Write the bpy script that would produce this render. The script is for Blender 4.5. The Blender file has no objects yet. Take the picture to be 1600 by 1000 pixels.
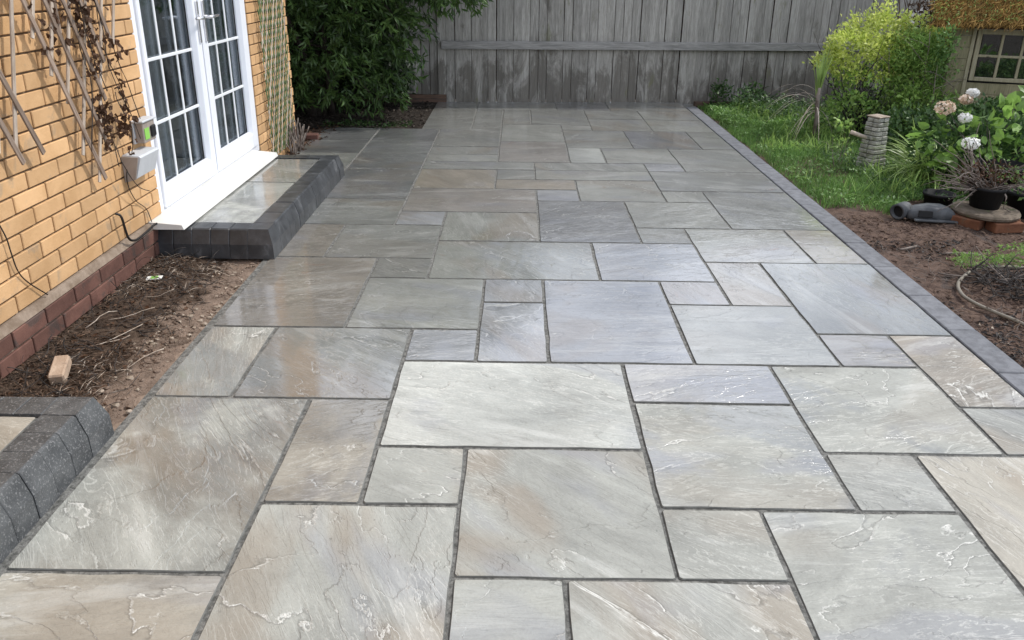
import bpy, math, random
import numpy as np
from mathutils import Matrix, Vector
R = math.radians
rnd = random.Random(7)
rng = np.random.default_rng(11)
sc = bpy.context.scene
COL = sc.collection

# ------------------------------------------------------------------ camera
F, TH, RO, YA, H, PY = 1215.18, .3575, -.0117, -.0048, 1.5474, 399.84
def ray(x, y, z=1.0):
    c, s = math.cos(RO), math.sin(RO)
    x, y = c*x - s*y, s*x + c*y
    fy = z*math.cos(TH) - y*math.sin(TH)
    fz = -z*math.sin(TH) - y*math.cos(TH)
    c, s = math.cos(YA), math.sin(YA)
    return Vector((c*x + s*fy, -s*x + c*fy, fz))
cam = bpy.data.cameras.new('camera')
co = bpy.data.objects.new('camera', cam); COL.objects.link(co)
rt, dn, fw = ray(1, 0, 0), ray(0, 1, 0), ray(0, 0, 1)
m = Matrix.Identity(4)
for i in range(3):
    m[i][0], m[i][1], m[i][2] = rt[i], -dn[i], -fw[i]
m[2][3] = H
co.matrix_world = m
cam.sensor_width = 36; cam.lens = 36*F/1600; cam.shift_y = -(500-PY)/1600
cam.clip_start = .05; cam.clip_end = 500
sc.camera = co

# ------------------------------------------------------------------ light
SUN = Vector((1.0, .36, 1.22)).normalized()
el = math.asin(SUN.z); az = math.atan2(SUN.x, SUN.y)
w = bpy.data.worlds.new('World'); sc.world = w; w.use_nodes = True
nt = w.node_tree; nt.nodes.clear()
sky = nt.nodes.new('ShaderNodeTexSky'); sky.sky_type = 'NISHITA'; sky.sun_disc = False
sky.sun_elevation = el; sky.sun_rotation = az; sky.air_density = 1.0; sky.dust_density = 1.5
tc = nt.nodes.new('ShaderNodeTexCoord'); cn = nt.nodes.new('ShaderNodeTexNoise')
cn.inputs['Scale'].default_value = 2.6; cn.inputs['Detail'].default_value = 7; cn.inputs['Roughness'].default_value = .58
cr = nt.nodes.new('ShaderNodeMapRange'); cr.interpolation_type = 'SMOOTHSTEP'
cr.inputs[1].default_value = .36; cr.inputs[2].default_value = .60
nt.links.new(tc.outputs['Generated'], cn.inputs['Vector']); nt.links.new(cn.outputs[0], cr.inputs[0])
mx = nt.nodes.new('ShaderNodeMix'); mx.data_type = 'RGBA'
mx.inputs[7].default_value = (16.2, 17.3, 19.6, 1)
nt.links.new(cr.outputs[0], mx.inputs[0]); nt.links.new(sky.outputs[0], mx.inputs[6])
bg = nt.nodes.new('ShaderNodeBackground'); bg.inputs[1].default_value = .1
out = nt.nodes.new('ShaderNodeOutputWorld')
nt.links.new(mx.outputs[2], bg.inputs[0]); nt.links.new(bg.outputs[0], out.inputs[0])
sl = bpy.data.lights.new('sun', 'SUN'); sl.energy = 3.0; sl.angle = R(.9); sl.color = (1, .965, .91)
so = bpy.data.objects.new('sun', sl); COL.objects.link(so); so.location = (8, 4, 12)
so.rotation_euler = SUN.to_track_quat('Z', 'Y').to_euler()
sc.view_settings.view_transform = 'Standard'; sc.view_settings.look = 'None'
sc.view_settings.exposure = 0.0; sc.view_settings.gamma = 1; sc.view_settings.use_curve_mapping = False

# ------------------------------------------------------------------ materials
class NT:
    def __init__(s, name, rough=.7, spec=.35):
        s.m = bpy.data.materials.new(name); s.m.use_nodes = True
        s.t = s.m.node_tree; s.b = s.t.nodes['Principled BSDF']; s.o = s.t.nodes['Material Output']
        s.b.inputs['Roughness'].default_value = rough
        s.b.inputs['Specular IOR Level'].default_value = spec
    def n(s, t, **k):
        q = s.t.nodes.new('ShaderNode'+t)
        for a, b in k.items(): setattr(q, a, b)
        return q
    def put(s, sock, v):
        if v is None: return
        if hasattr(v, 'is_output') or isinstance(v, bpy.types.NodeSocket): s.t.links.new(v, sock)
        else:
            if isinstance(v, (tuple, list)) and len(v) == 3 and sock.type == 'RGBA': v = (*v, 1)
            sock.default_value = v
    def coord(s, kind='Object', scale=(1, 1, 1), rot=(0, 0, 0), vec=None):
        mp = s.n('Mapping'); mp.inputs['Scale'].default_value = scale; mp.inputs['Rotation'].default_value = rot
        if vec is None:
            vec = s.n('NewGeometry').outputs['Position'] if kind == 'World' else s.n('TexCoord').outputs[kind]
        s.t.links.new(vec, mp.inputs['Vector']); return mp.outputs[0]
    def rand(s): return s.n('ObjectInfo').outputs['Random']
    def shifted(s, vec=None):           # object coordinates moved by the object's own random value
        a = s.n('VectorMath', operation='SCALE'); cc = s.n('CombineXYZ')
        r = s.rand()
        for i in range(3): s.t.links.new(r, cc.inputs[i])
        s.t.links.new(cc.outputs[0], a.inputs[0]); a.inputs['Scale'].default_value = 73.
        b = s.n('VectorMath', operation='ADD')
        s.t.links.new(vec or s.n('TexCoord').outputs['Object'], b.inputs[0]); s.t.links.new(a.outputs[0], b.inputs[1])
        return b.outputs[0]
    def noise(s, vec, scale, detail=3, rough=.55, dist=0):
        q = s.n('TexNoise'); s.t.links.new(vec, q.inputs['Vector'])
        q.inputs['Scale'].default_value = scale; q.inputs['Detail'].default_value = detail
        q.inputs['Roughness'].default_value = rough; q.inputs['Distortion'].default_value = dist
        return q.outputs[0]
    def math(s, op, a, b=None, c=None):
        q = s.n('Math', operation=op)
        for i, v in enumerate((a, b, c)): s.put(q.inputs[i], v)
        return q.outputs[0]
    def rng(s, v, a, b, c=0., d=1., smooth=True):
        q = s.n('MapRange'); q.interpolation_type = 'SMOOTHSTEP' if smooth else 'LINEAR'
        s.put(q.inputs[0], v)
        for i, x in enumerate((a, b, c, d)): q.inputs[i+1].default_value = x
        return q.outputs[0]
    def mix(s, f, a, b, blend='MIX'):
        q = s.n('Mix', data_type='RGBA', blend_type=blend)
        s.put(q.inputs[0], f); s.put(q.inputs[6], a); s.put(q.inputs[7], b); return q.outputs[2]
    def mul(s, col, f):
        q = s.n('VectorMath', operation='SCALE'); s.put(q.inputs[0], col); s.put(q.inputs['Scale'], f); return q.outputs[0]
    def bump(s, h, strength=.5, dist=.01, normal=None):
        q = s.n('Bump'); q.inputs['Strength'].default_value = strength; q.inputs['Distance'].default_value = dist
        s.t.links.new(h, q.inputs['Height'])
        if normal is not None: s.t.links.new(normal, q.inputs['Normal'])
        return q.outputs[0]
    def set(s, **k):
        for a, v in k.items(): s.put(s.b.inputs[a.replace('_', ' ')], v)
        return s.m

def m_stone():
    s = NT('riven_sandstone')
    oi = s.n('ObjectInfo'); rd = oi.outputs['Random']
    vr = s.n('VectorRotate'); vr.rotation_type = 'Z_AXIS'
    s.t.links.new(s.shifted(), vr.inputs['Vector'])
    r2 = s.math('FRACT', s.math('MULTIPLY', rd, 31.7)); r3 = s.math('FRACT', s.math('MULTIPLY', rd, 57.3))
    ang = s.math('ADD', s.math('MULTIPLY', s.math('SUBTRACT', r2, .5), .9), s.math('MULTIPLY', s.math('GREATER_THAN', r3, .68), .95))
    s.t.links.new(ang, vr.inputs['Angle'])
    vo = vr.outputs[0]
    v = s.coord(vec=vo, scale=(1, 1.9, 1)); va = s.coord(vec=vo, scale=(1, 6, 1)); vb = s.coord(vec=vo, scale=(.8, 4.2, 1))
    # big layers that split away, edges ragged
    n1 = s.noise(v, .95, 8, .53, .55)
    h = s.math('MULTIPLY', n1, 13.); fr = s.math('FRACT', h)
    terr = s.math('ADD', s.math('FLOOR', h), s.rng(fr, 0, .07))
    edge = s.math('MULTIPLY', s.rng(fr, .0, .02), s.rng(fr, .03, .085, 1, 0)); dark = s.math('MULTIPLY', s.rng(fr, .90, .985), 1.)
    mk = s.rng(s.noise(vo, 1.4, 3), .44, .58)
    # fine parallel ripples
    n2 = s.noise(vb, 2.6, 7, .62, .5); h2 = s.math('MULTIPLY', n2, 12.); f2 = s.math('FRACT', h2)
    rip = s.math('ADD', s.math('FLOOR', h2), s.rng(f2, 0, .3)); e2 = s.math('MULTIPLY', s.rng(f2, 0, .10), s.rng(f2, .14, .34, 1, 0))
    mk2 = s.rng(s.noise(vo, 1.5, 3), .40, .56)
    grain = s.noise(va, 9, 6, .7, .6); mott = s.noise(v, 2.2, 6, .66, .8); speck = s.noise(vo, 110, 3, .7)
    f = s.math('ADD', s.rng(mott, .28, .72, .70, 1.28, False), s.rng(grain, .3, .7, -.035, .035, False))
    f = s.math('ADD', f, s.rng(speck, .3, .7, -.07, .07, False))
    col = s.mul(oi.outputs['Color'], f)
    col = s.mix(s.rng(s.noise(vo, 1.2, 4, .6, .4), .46, .66, 0, .8), col, s.mul(col, .84))
    warm = s.math('MULTIPLY', s.rng(s.noise(v, 1.25, 3, .5, .6), .50, .64), s.rng(r3, .2, .8, .08, .5))
    col = s.mix(warm, col, (.27, .215, .155))
    cool = s.math('MULTIPLY', s.rng(s.noise(v, 1.6, 3, .5, .3), .55, .68), .35)
    col = s.mix(cool, col, (.25, .26, .30))
    pale = s.math('MULTIPLY', s.rng(s.noise(va, 1.1, 6, .65, .8), .54, .66), .32)
    col = s.mix(pale, col, (.60, .60, .56))
    rust = s.math('MULTIPLY', s.rng(s.noise(v, 2.1, 5, .6, 1.0), .675, .76), .5)
    col = s.mix(rust, col, (.27, .13, .07))
    bright = s.mix(.5, s.mul(col, 1.5), (.62, .61, .56))
    col = s.mix(s.math('MULTIPLY', s.math('MULTIPLY', e2, mk2), .55), col, bright)
    col = s.mix(s.math('MULTIPLY', s.math('MULTIPLY', edge, s.math('MULTIPLY', mk, s.rng(s.noise(vo, 13, 4, .6), .36, .56))), .85), col, (.66, .65, .60))
    col = s.mix(s.math('MULTIPLY', s.math('MULTIPLY', dark, mk), .45), col, s.mul(col, .35))
    pits = s.math('MULTIPLY', s.rng(s.noise(vo, 38, 2, .5), .74, .78), .5); col = s.mix(pits, col, s.mul(col, .4))
    pw = s.coord('World')
    wn = s.math('ADD', s.noise(pw, 1.25, 6, .62, .6), s.math('MULTIPLY', s.math('SUBTRACT', oi.outputs['Alpha'], .5), .62))
    wn = s.math('ADD', wn, s.math('MULTIPLY', s.math('SUBTRACT', n1, .5), .25))
    wet = s.rng(wn, .45, .55); film = s.rng(wn, .56, .66)
    col = s.mul(col, s.rng(wet, 0, 1, 1.0, .72, False))
    hgt = s.math('ADD', s.math('MULTIPLY', terr, .45), s.math('ADD', s.math('MULTIPLY', rip, .16), s.math('MULTIPLY', grain, .30)))
    hgt = s.math('ADD', hgt, s.math('MULTIPLY', speck, .3))
    nrm = s.bump(hgt, .75, .006)
    ch = s.math('ADD', s.math('MULTIPLY', terr, .35), s.math('ADD', s.math('MULTIPLY', rip, .24), s.math('MULTIPLY', grain, .25)))
    cno = s.bump(ch, .55, .0045); s.t.links.new(s.rng(film, 0, 1, .6, .14, False), cno.node.inputs['Strength'])
    col = s.mul(col, 1.)
    return s.set(Base_Color=col, Roughness=s.rng(wet, 0, 1, .60, .40, False), Normal=nrm, Specular_IOR_Level=.45,
                 Coat_Weight=s.math('ADD', s.math('MULTIPLY', wet, .95), .04), Coat_Roughness=s.rng(film, 0, 1, .15, .03, False), Coat_Normal=cno, Coat_IOR=2.0)

def m_rough(name, c1, c2, scale=6, rough=.85, bscale=60, bstr=.5, bdist=.004, stain=None, world=False, spec=.3, per=.0, wet=0):
    s = NT(name, rough, spec)
    v = s.coord('World') if world else s.shifted()
    n = s.noise(v, scale, 6, .65, .4)
    col = s.mix(s.rng(n, .3, .7), c1, c2)
    if stain:
        sn = s.noise(v, stain[1], 5, .65, .5)
        col = s.mix(s.rng(sn, stain[2], stain[2]+.1, 0, stain[3] if len(stain) > 3 else .8), col, stain[0])
    if per: col = s.mul(col, s.rng(s.rand(), 0, 1, 1-per, 1+per, False))
    nb = s.noise(v, bscale, 5, .7)
    hb = s.math('ADD', nb, s.math('MULTIPLY', n, .8))
    k = dict(Base_Color=col, Normal=s.bump(hb, bstr, bdist))
    if wet:
        k['Coat_Weight'] = wet; k['Coat_Roughness'] = .3; 
    return s.set(**k)

def m_bedsoil():
    s = NT('bed_soil', .95, .2)
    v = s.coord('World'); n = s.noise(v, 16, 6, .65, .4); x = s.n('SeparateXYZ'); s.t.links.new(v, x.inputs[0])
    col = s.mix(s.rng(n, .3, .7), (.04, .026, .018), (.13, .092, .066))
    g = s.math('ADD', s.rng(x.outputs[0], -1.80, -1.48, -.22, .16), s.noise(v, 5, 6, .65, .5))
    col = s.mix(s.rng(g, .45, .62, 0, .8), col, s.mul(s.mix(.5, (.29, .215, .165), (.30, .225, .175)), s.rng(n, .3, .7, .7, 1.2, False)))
    return s.set(Base_Color=col, Normal=s.bump(s.math('ADD', s.noise(v, 90, 5, .7), s.math('MULTIPLY', n, .8)), 1., .014))
def m_wood(name, c1, c2, axis=2, per=.15, stain=None, rough=.8):
    s = NT(name, rough, .25)
    sc_ = [14, 14, 14]; sc_[axis] = 1.1
    sh = s.shifted()
    v = s.coord(vec=sh, scale=tuple(sc_))
    g = s.noise(v, 2.2, 7, .7, .5)
    col = s.mix(s.rng(g, .3, .7), c1, c2)
    fine = s.noise(v, 9, 4, .7)
    col = s.mul(col, s.rng(fine, .3, .75, .72, 1.18, False))
    kn = s.rng(s.noise(sh, 9, 2, .5), .72, .78, 0, .6)
    col = s.mix(kn, col, (.035, .032, .03))
    if stain:
        pw = s.coord('World', scale=(3.2, 3.2, 1.0))
        zz = s.n('SeparateXYZ'); s.t.links.new(s.coord('World'), zz.inputs[0])
        lowb = s.rng(zz.outputs[2], .05, 1.0, .13, -.06)
        col = s.mix(s.rng(s.math('ADD', s.noise(pw, 1.5, 7, .72, .6), lowb), .52, .66, 0, .72), col, stain[0])
        col = s.mix(s.rng(s.noise(pw, 2.3, 6, .7, .4), .60, .70, 0, .6), col, stain[1])
    col = s.mul(col, s.rng(s.rand(), 0, 1, 1-per, 1+per, False))
    return s.set(Base_Color=col, Normal=s.bump(s.math('ADD', g, s.math('MULTIPLY', fine, .6)), .6, .004))

def m_leaf(name, ca, cb, rough=.45, trans=.3, per=.0):
    s = NT(name, rough, .4)
    r = s.n('NewGeometry').outputs['Random Per Island']
    col = s.mix(r, ca, cb)
    pn = s.noise(s.coord('World'), 3.0, 3)
    col = s.mul(col, s.rng(pn, .3, .7, .7, 1.3, False))
    if per: col = s.mul(col, s.rng(s.rand(), 0, 1, 1-per, 1+per, False))
    s.set(Base_Color=col)
    tr = s.n('BsdfTranslucent'); s.put(tr.inputs[0], s.mul(col, 1.5))
    ms = s.n('MixShader'); ms.inputs[0].default_value = trans
    s.t.links.new(s.b.outputs[0], ms.inputs[1]); s.t.links.new(tr.outputs[0], ms.inputs[2])
    s.t.links.new(ms.outputs[0], s.o.inputs[0]); return s.m

def m_plain(name, c, rough=.5, spec=.4, dirt=0, per=0):
    s = NT(name, rough, spec)
    v = s.shifted(); n = s.noise(v, 5, 6, .65, .5)
    col = s.mul(c, s.rng(n, .3, .7, 1-dirt, 1+dirt*.4, False)) if dirt else s.mul(c, 1.)
    if per: col = s.mul(col, s.rng(s.rand(), 0, 1, 1-per, 1+per, False))
    return s.set(Base_Color=col, Normal=s.bump(s.noise(v, 40, 3), .08, .002))

def m_glass():
    s = NT('window_glass')
    g = s.n('BsdfGlossy'); g.inputs['Roughness'].default_value = .02; g.inputs[0].default_value = (.9, .95, 1, 1)
    t = s.n('BsdfTransparent'); t.inputs[0].default_value = (.88, .9, .9, 1)
    lw = s.n('LayerWeight'); lw.inputs[0].default_value = .42
    nb = s.bump(s.noise(s.coord('World'), 3.5, 2), .05, .01); s.t.links.new(nb, g.inputs['Normal'])
    f = s.math('ADD', s.math('MULTIPLY', lw.outputs['Fresnel'], .8), .03)
    ms = s.n('MixShader'); s.t.links.new(f, ms.inputs[0])
    s.t.links.new(t.outputs[0], ms.inputs[1]); s.t.links.new(g.outputs[0], ms.inputs[2])
    s.t.links.new(ms.outputs[0], s.o.inputs[0]); return s.m

M = {}
M['stone'] = m_stone()
M['joint'] = m_rough('joint_mortar', (.08, .08, .073), (.26, .255, .235), 55, .95, 170, .9, .006, world=True)
M['slabside'] = m_rough('slab_edge', (.10, .10, .09), (.18, .18, .165), 14, .85, 120, .6, .003, world=True)
M['kerb'] = m_rough('wet_charcoal_block', (.022, .024, .027), (.058, .062, .067), 9, .5, 130, .5, .003, stain=((.14, .145, .15), 9, .58, .5), per=.10, wet=.7)
M['kerb_near'] = m_rough('charcoal_block', (.05, .053, .055), (.10, .104, .105), 10, .7, 140, .8, .003, stain=((.30, .30, .295), 150, .54, .55), per=.06, wet=.25)
M['edging'] = m_rough('grey_edging_block', (.11, .112, .12), (.185, .189, .20), 20, .75, 150, .5, .003, per=.12, wet=.15)
M['mortar'] = m_rough('brick_mortar', (.10, .07, .045), (.22, .16, .10), 30, .95, 90, .7, .004, world=True)
M['lightmortar'] = m_rough('pale_mortar', (.19, .14, .10), (.33, .26, .20), 12, .95, 90, .7, .004, world=True)
M['brick'] = m_rough('yellow_brick', (.49, .295, .14), (.62, .39, .20), 5, .88, 110, .55, .003, stain=((.36, .27, .18), 7, .57, .6), per=.15)
M['redbrick'] = m_rough('red_engineering_brick', (.095, .046, .035), (.165, .082, .062), 7, .8, 100, .7, .003, stain=((.06, .048, .042), 5, .54, .75), per=.28)
M['upvc'] = m_plain('white_upvc', (.80, .82, .86), .3, .5, .04)
M['sill'] = m_plain('white_sill', (.72, .71, .67), .5, .4, .16)
M['bar'] = m_plain('white_glazing_bar', (.75, .77, .78), .3, .5)
M['glass'] = m_glass()
M['gasket'] = m_plain('black_gasket', (.012, .012, .013), .5)
M['metal'] = m_plain('chrome_handle', (.75, .75, .76), .22, .8); M['metal'].node_tree.nodes['Principled BSDF'].inputs['Metallic'].default_value = .85
M['curtain'] = m_plain('grey_curtain', (.7, .69, .67), .95, .1)
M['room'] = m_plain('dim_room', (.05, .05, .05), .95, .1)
M['soil'] = m_rough('dark_soil', (.045, .028, .02), (.15, .105, .075), 16, .95, 90, 1., .014, stain=((.27, .205, .16), 3.2, .53, .6), world=True)
M['soil2'] = m_rough('red_brown_soil', (.06, .036, .026), (.16, .105, .078), 18, .95, 110, 1., .012, stain=((.055, .052, .05), 3.2, .56, .6), world=True)
M['ground'] = m_rough('earth', (.05, .038, .028), (.09, .07, .05), 3, .95, 60, .8, .01, world=True)
M['mulch'] = m_rough('litter', (.05, .03, .02), (.24, .16, .11), 30, .9, 60, .3, .002, world=True)
M['palechip'] = m_rough('pale_stone_chip', (.22, .175, .13), (.42, .35, .28), 20, .9, 60, .4, .002, world=True)
M['fence'] = m_wood('weathered_grey_board', (.25, .24, .215), (.41, .395, .36), 2, .16, ((.10, .09, .075), (.15, .15, .08)))
M['rail'] = m_wood('weathered_grey_rail', (.22, .216, .204), (.38, .37, .35), 0, .1)
M['darkboard'] = m_wood('dark_gravel_board', (.05, .042, .035), (.14, .085, .06), 0, .2)
M['slat'] = m_wood('grey_brown_trellis_slat', (.16, .115, .085), (.40, .31, .245), 2, .2)
M['slatpale'] = m_wood('pale_trellis_slat', (.36, .28, .21), (.58, .50, .42), 2, .15)
M['green'] = m_rough('green_trellis', (.04, .10, .03), (.16, .20, .10), 30, .7, 60, .3, .002, per=.2, world=True)
M['greytrellis'] = m_wood('grey_trellis', (.34, .30, .24), (.60, .54, .45), 2, .2)
M['dead'] = m_leaf('dead_brown_leaf', (.03, .016, .008), (.11, .055, .028), .8, .1)
M['twig'] = m_rough('bare_twig', (.10, .075, .06), (.26, .22, .19), 12, .85, 60, .4, .002, world=True)
M['darktwig'] = m_rough('dark_twig', (.02, .018, .016), (.07, .06, .055), 12, .85, 60, .4, .002, world=True)
M['bark'] = m_rough('dark_bark', (.03, .024, .02), (.09, .075, .06), 9, .9, 50, .8, .006, world=True)
M['treeleaf'] = m_leaf('dark_lance_leaf', (.030, .065, .018), (.095, .165, .045), .38, .28)
M['shadeleaf'] = m_leaf('shaded_inner_leaf', (.014, .030, .010), (.045, .080, .024), .45, .15)  # darker copy of the tree leaf, the crown's inner shade put into its colour
M['yleaf'] = m_leaf('yellow_green_leaf', (.30, .38, .06), (.60, .64, .19), .5, .35)
M['freshleaf'] = m_leaf('fresh_green_leaf', (.12, .23, .045), (.32, .45, .12), .5, .35)
M['gleaf'] = m_leaf('mid_green_leaf', (.07, .16, .035), (.20, .32, .09), .5, .3)
M['dleaf'] = m_leaf('deep_green_leaf', (.028, .068, .02), (.085, .15, .045), .5, .25)
M['grass'] = m_leaf('lawn_blade', (.055, .13, .025), (.17, .29, .075), .55, .3)
M['strap'] = m_leaf('strap_leaf', (.16, .27, .06), (.36, .46, .16), .4, .3, .3)
M['hydleaf'] = m_leaf('hydrangea_leaf', (.10, .21, .035), (.24, .37, .09), .42, .3, .35)
M['petal'] = m_leaf('white_petal', (.72, .72, .70), (.85, .84, .80), .6, .2)
M['petalbrown'] = m_leaf('faded_petal', (.45, .30, .19), (.80, .70, .58), .7, .15)
M['cream'] = m_wood('olive_cream_board', (.22, .20, .115), (.32, .29, .18), 2, .06)
M['creamf'] = m_wood('cream_frame', (.30, .27, .17), (.42, .38, .27), 2, .06)
M['thatch'] = m_leaf('brown_thatch_strand', (.18, .10, .02), (.46, .28, .08), .85, .15)
M['roofbase'] = m_rough('mossy_roof', (.06, .04, .015), (.16, .09, .03), 20, .95, 60, .8, .01, world=True)
M['pot'] = m_plain('black_plastic_pot', (.016, .016, .017), .75, .2, .2)
M['toy'] = m_rough('grey_plastic', (.055, .058, .062), (.115, .12, .125), 12, .6, 90, .3, .002, world=True)
M['dark'] = m_plain('dark_recess', (.012, .012, .012), .8)
M['tower'] = m_rough('mossy_stone', (.22, .215, .18), (.46, .45, .40), 22, .92, 80, .9, .006, stain=((.13, .15, .07), 12, .55, .7), per=.15)
M['disc'] = m_rough('mossy_round_slab', (.09, .07, .05), (.20, .16, .12), 11, .9, 80, .8, .006, stain=((.09, .12, .04), 9, .55, .7))
M['orangebrick'] = m_rough('orange_loose_brick', (.12, .048, .025), (.22, .095, .05), 9, .9, 80, .7, .004, stain=((.12, .08, .05), 7, .56, .7), per=.2)
M['palebrick'] = m_rough('pale_loose_brick', (.38, .27, .19), (.55, .42, .31), 9, .9, 80, .7, .004)
M['hose'] = m_plain('grey_hose', (.24, .21, .165), .5, .4, .3)
M['cable'] = m_plain('black_cable', (.015, .013, .012), .5)
M['box'] = m_plain('pale_grey_plastic', (.56, .58, .60), .5, .35, .15)
M['boxbrown'] = m_plain('weathered_box_side', (.36, .31, .27), .7, .3, .35)
M['label'] = m_plain('green_print', (.25, .55, .10), .5)
M['white'] = m_plain('white_paper', (.8, .8, .75), .6)

# ------------------------------------------------------------------ helpers
def link(name, me, mat=None, parent=None, loc=None, rot=None):
    o = bpy.data.objects.new(name, me); COL.objects.link(o)
    if mat is not None and me is not None and len(me.materials) == 0: me.materials.append(mat)
    if parent is not None: o.parent = parent
    if loc is not None: o.location = loc
    if rot is not None: o.rotation_euler = rot
    return o
def tag(o, label=None, cat=None, group=None, kind=None):
    if label: o['label'] = label
    if cat: o['category'] = cat
    if group: o['group'] = group
    if kind: o['kind'] = kind
    return o
def empty(name, loc, rz=0, **k):
    o = bpy.data.objects.new(name, None); COL.objects.link(o); o.location = loc; o.rotation_euler = (0, 0, rz)
    o.empty_display_size = .1
    return tag(o, **k)
def pd(name, V, Fc, smooth=False):
    me = bpy.data.meshes.new(name); me.from_pydata([tuple(v) for v in V], [], Fc)
    if smooth:
        for p in me.polygons: p.use_smooth = True
    return me
def tri_mesh(name, V, T, smooth=False):            # fast path for big meshes
    V = np.asarray(V, np.float32).reshape(-1, 3); T = np.asarray(T, np.int32)
    k = T.shape[1]; me = bpy.data.meshes.new(name)
    me.vertices.add(len(V)); me.vertices.foreach_set('co', V.ravel())
    me.loops.add(T.size); me.loops.foreach_set('vertex_index', T.ravel())
    me.polygons.add(len(T)); me.polygons.foreach_set('loop_start', np.arange(0, T.size, k, dtype=np.int32))
    me.update(calc_edges=True)
    if smooth: me.polygons.foreach_set('use_smooth', np.ones(len(T), bool))
    return me
def vbox(x0, x1, y0, y1, z0, z1):
    return [(x0, y0, z0), (x1, y0, z0), (x1, y1, z0), (x0, y1, z0), (x0, y0, z1), (x1, y0, z1), (x1, y1, z1), (x0, y1, z1)]
BF = [(0, 3, 2, 1), (4, 5, 6, 7), (0, 1, 5, 4), (1, 2, 6, 5), (2, 3, 7, 6), (3, 0, 4, 7)]
def box_me(name, sx, sy, sz, bev=0.0):
    """box centred on the origin, its edges chamfered by bev"""
    a, b, c = sx/2, sy/2, sz/2
    if bev <= 0: return pd(name, vbox(-a, a, -b, b, -c, c), BF)
    V = []; idx = {}
    for ix in (-1, 1):
        for iy in (-1, 1):
            for iz in (-1, 1):
                for ax in range(3):
                    p = [ix*(a-bev), iy*(b-bev), iz*(c-bev)]
                    p[ax] = (ix*a, iy*b, iz*c)[ax]
                    idx[(ix, iy, iz, ax)] = len(V); V.append(tuple(p))
    Fc = []
    for ax in range(3):
        o1, o2 = [k for k in range(3) if k != ax]
        for s in (-1, 1):
            q = []
            for u, v in ((-1, -1), (1, -1), (1, 1), (-1, 1)):
                t = [0, 0, 0]; t[ax] = s; t[o1] = u; t[o2] = v; q.append(idx[(*t, ax)])
            Fc.append(q)
            for v in (-1, 1):
                if s == -1 or True:
                    pass
    for e in range(3):                              # edge strips along axis e
        o1, o2 = [k for k in range(3) if k != e]
        for u in (-1, 1):
            for v in (-1, 1):
                def g(s, ax):
                    t = [0, 0, 0]; t[e] = s; t[o1] = u; t[o2] = v; return idx[(*t, ax)]
                Fc.append([g(-1, o1), g(1, o1), g(1, o2), g(-1, o2)])
    for ix in (-1, 1):
        for iy in (-1, 1):
            for iz in (-1, 1): Fc.append([idx[(ix, iy, iz, k)] for k in range(3)])
    me = pd(name, V, Fc)
    import bmesh
    bm = bmesh.new(); bm.from_mesh(me); bmesh.ops.recalc_face_normals(bm, faces=bm.faces); bm.to_mesh(me); bm.free()
    return me
def fixn(me):
    import bmesh
    bm = bmesh.new(); bm.from_mesh(me); bmesh.ops.recalc_face_normals(bm, faces=bm.faces); bm.to_mesh(me); bm.free(); return me
def prism(name, poly, axis, a, b, mat, parent=None):
    """poly: 2-D outline, swept along axis from a to b"""
    n = len(poly); V = []
    for t in (a, b):
        for u, v in poly:
            V.append({0: (t, u, v), 1: (u, t, v), 2: (u, v, t)}[axis])
    Fc = [list(range(n)), list(range(2*n-1, n-1, -1))] + [[i, (i+1) % n, n+(i+1) % n, n+i] for i in range(n)]
    return link(name, fixn(pd(name, V, Fc)), mat, parent)
def solid(name, x0, x1, y0, y1, z0, z1, mat, parent=None, bev=.0):
    me = box_me(name, abs(x1-x0), abs(y1-y0), abs(z1-z0), bev)
    return link(name, me, mat, parent, ((x0+x1)/2, (y0+y1)/2, (z0+z1)/2))
def tubes(name, paths, sides=5):
    """paths: list of (points, radius or list of radii) -> one mesh"""
    V = []; Fc = []
    for pts, rad in paths:
        pts = [Vector(p) for p in pts]; n = len(pts)
        base = len(V)
        for i, p in enumerate(pts):
            d = (pts[min(i+1, n-1)]-pts[max(i-1, 0)])
            d = d.normalized() if d.length > 1e-9 else Vector((0, 0, 1))
            a = d.cross(Vector((0, 0, 1)) if abs(d.z) < .9 else Vector((1, 0, 0))).normalized(); b = d.cross(a)
            r = rad[i] if isinstance(rad, (list, tuple)) else rad
            for k in range(sides):
                t = 2*math.pi*k/sides; q = p + (a*math.cos(t)+b*math.sin(t))*r; V.append((q.x, q.y, q.z))
        for i in range(n-1):
            for k in range(sides):
                k2 = (k+1) % sides
                Fc.append((base+i*sides+k, base+i*sides+k2, base+(i+1)*sides+k2, base+(i+1)*sides+k))
        Fc.append(tuple(base+k for k in range(sides))[::-1]); Fc.append(tuple(base+(n-1)*sides+k for k in range(sides)))
    return pd(name, V, Fc, True)
def wander(p, d, L, n=6, jit=.25, droop=0.):
    p = Vector(p); d = Vector(d).normalized(); out = [p.copy()]
    for i in range(n):
        d = (d + Vector((rnd.gauss(0, jit), rnd.gauss(0, jit), rnd.gauss(0, jit)-droop))).normalized()
        p = p + d*(L/n); out.append(p.copy())
    return out
def unit(a): return a/np.maximum(np.linalg.norm(a, axis=1, keepdims=True), 1e-9)
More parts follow.
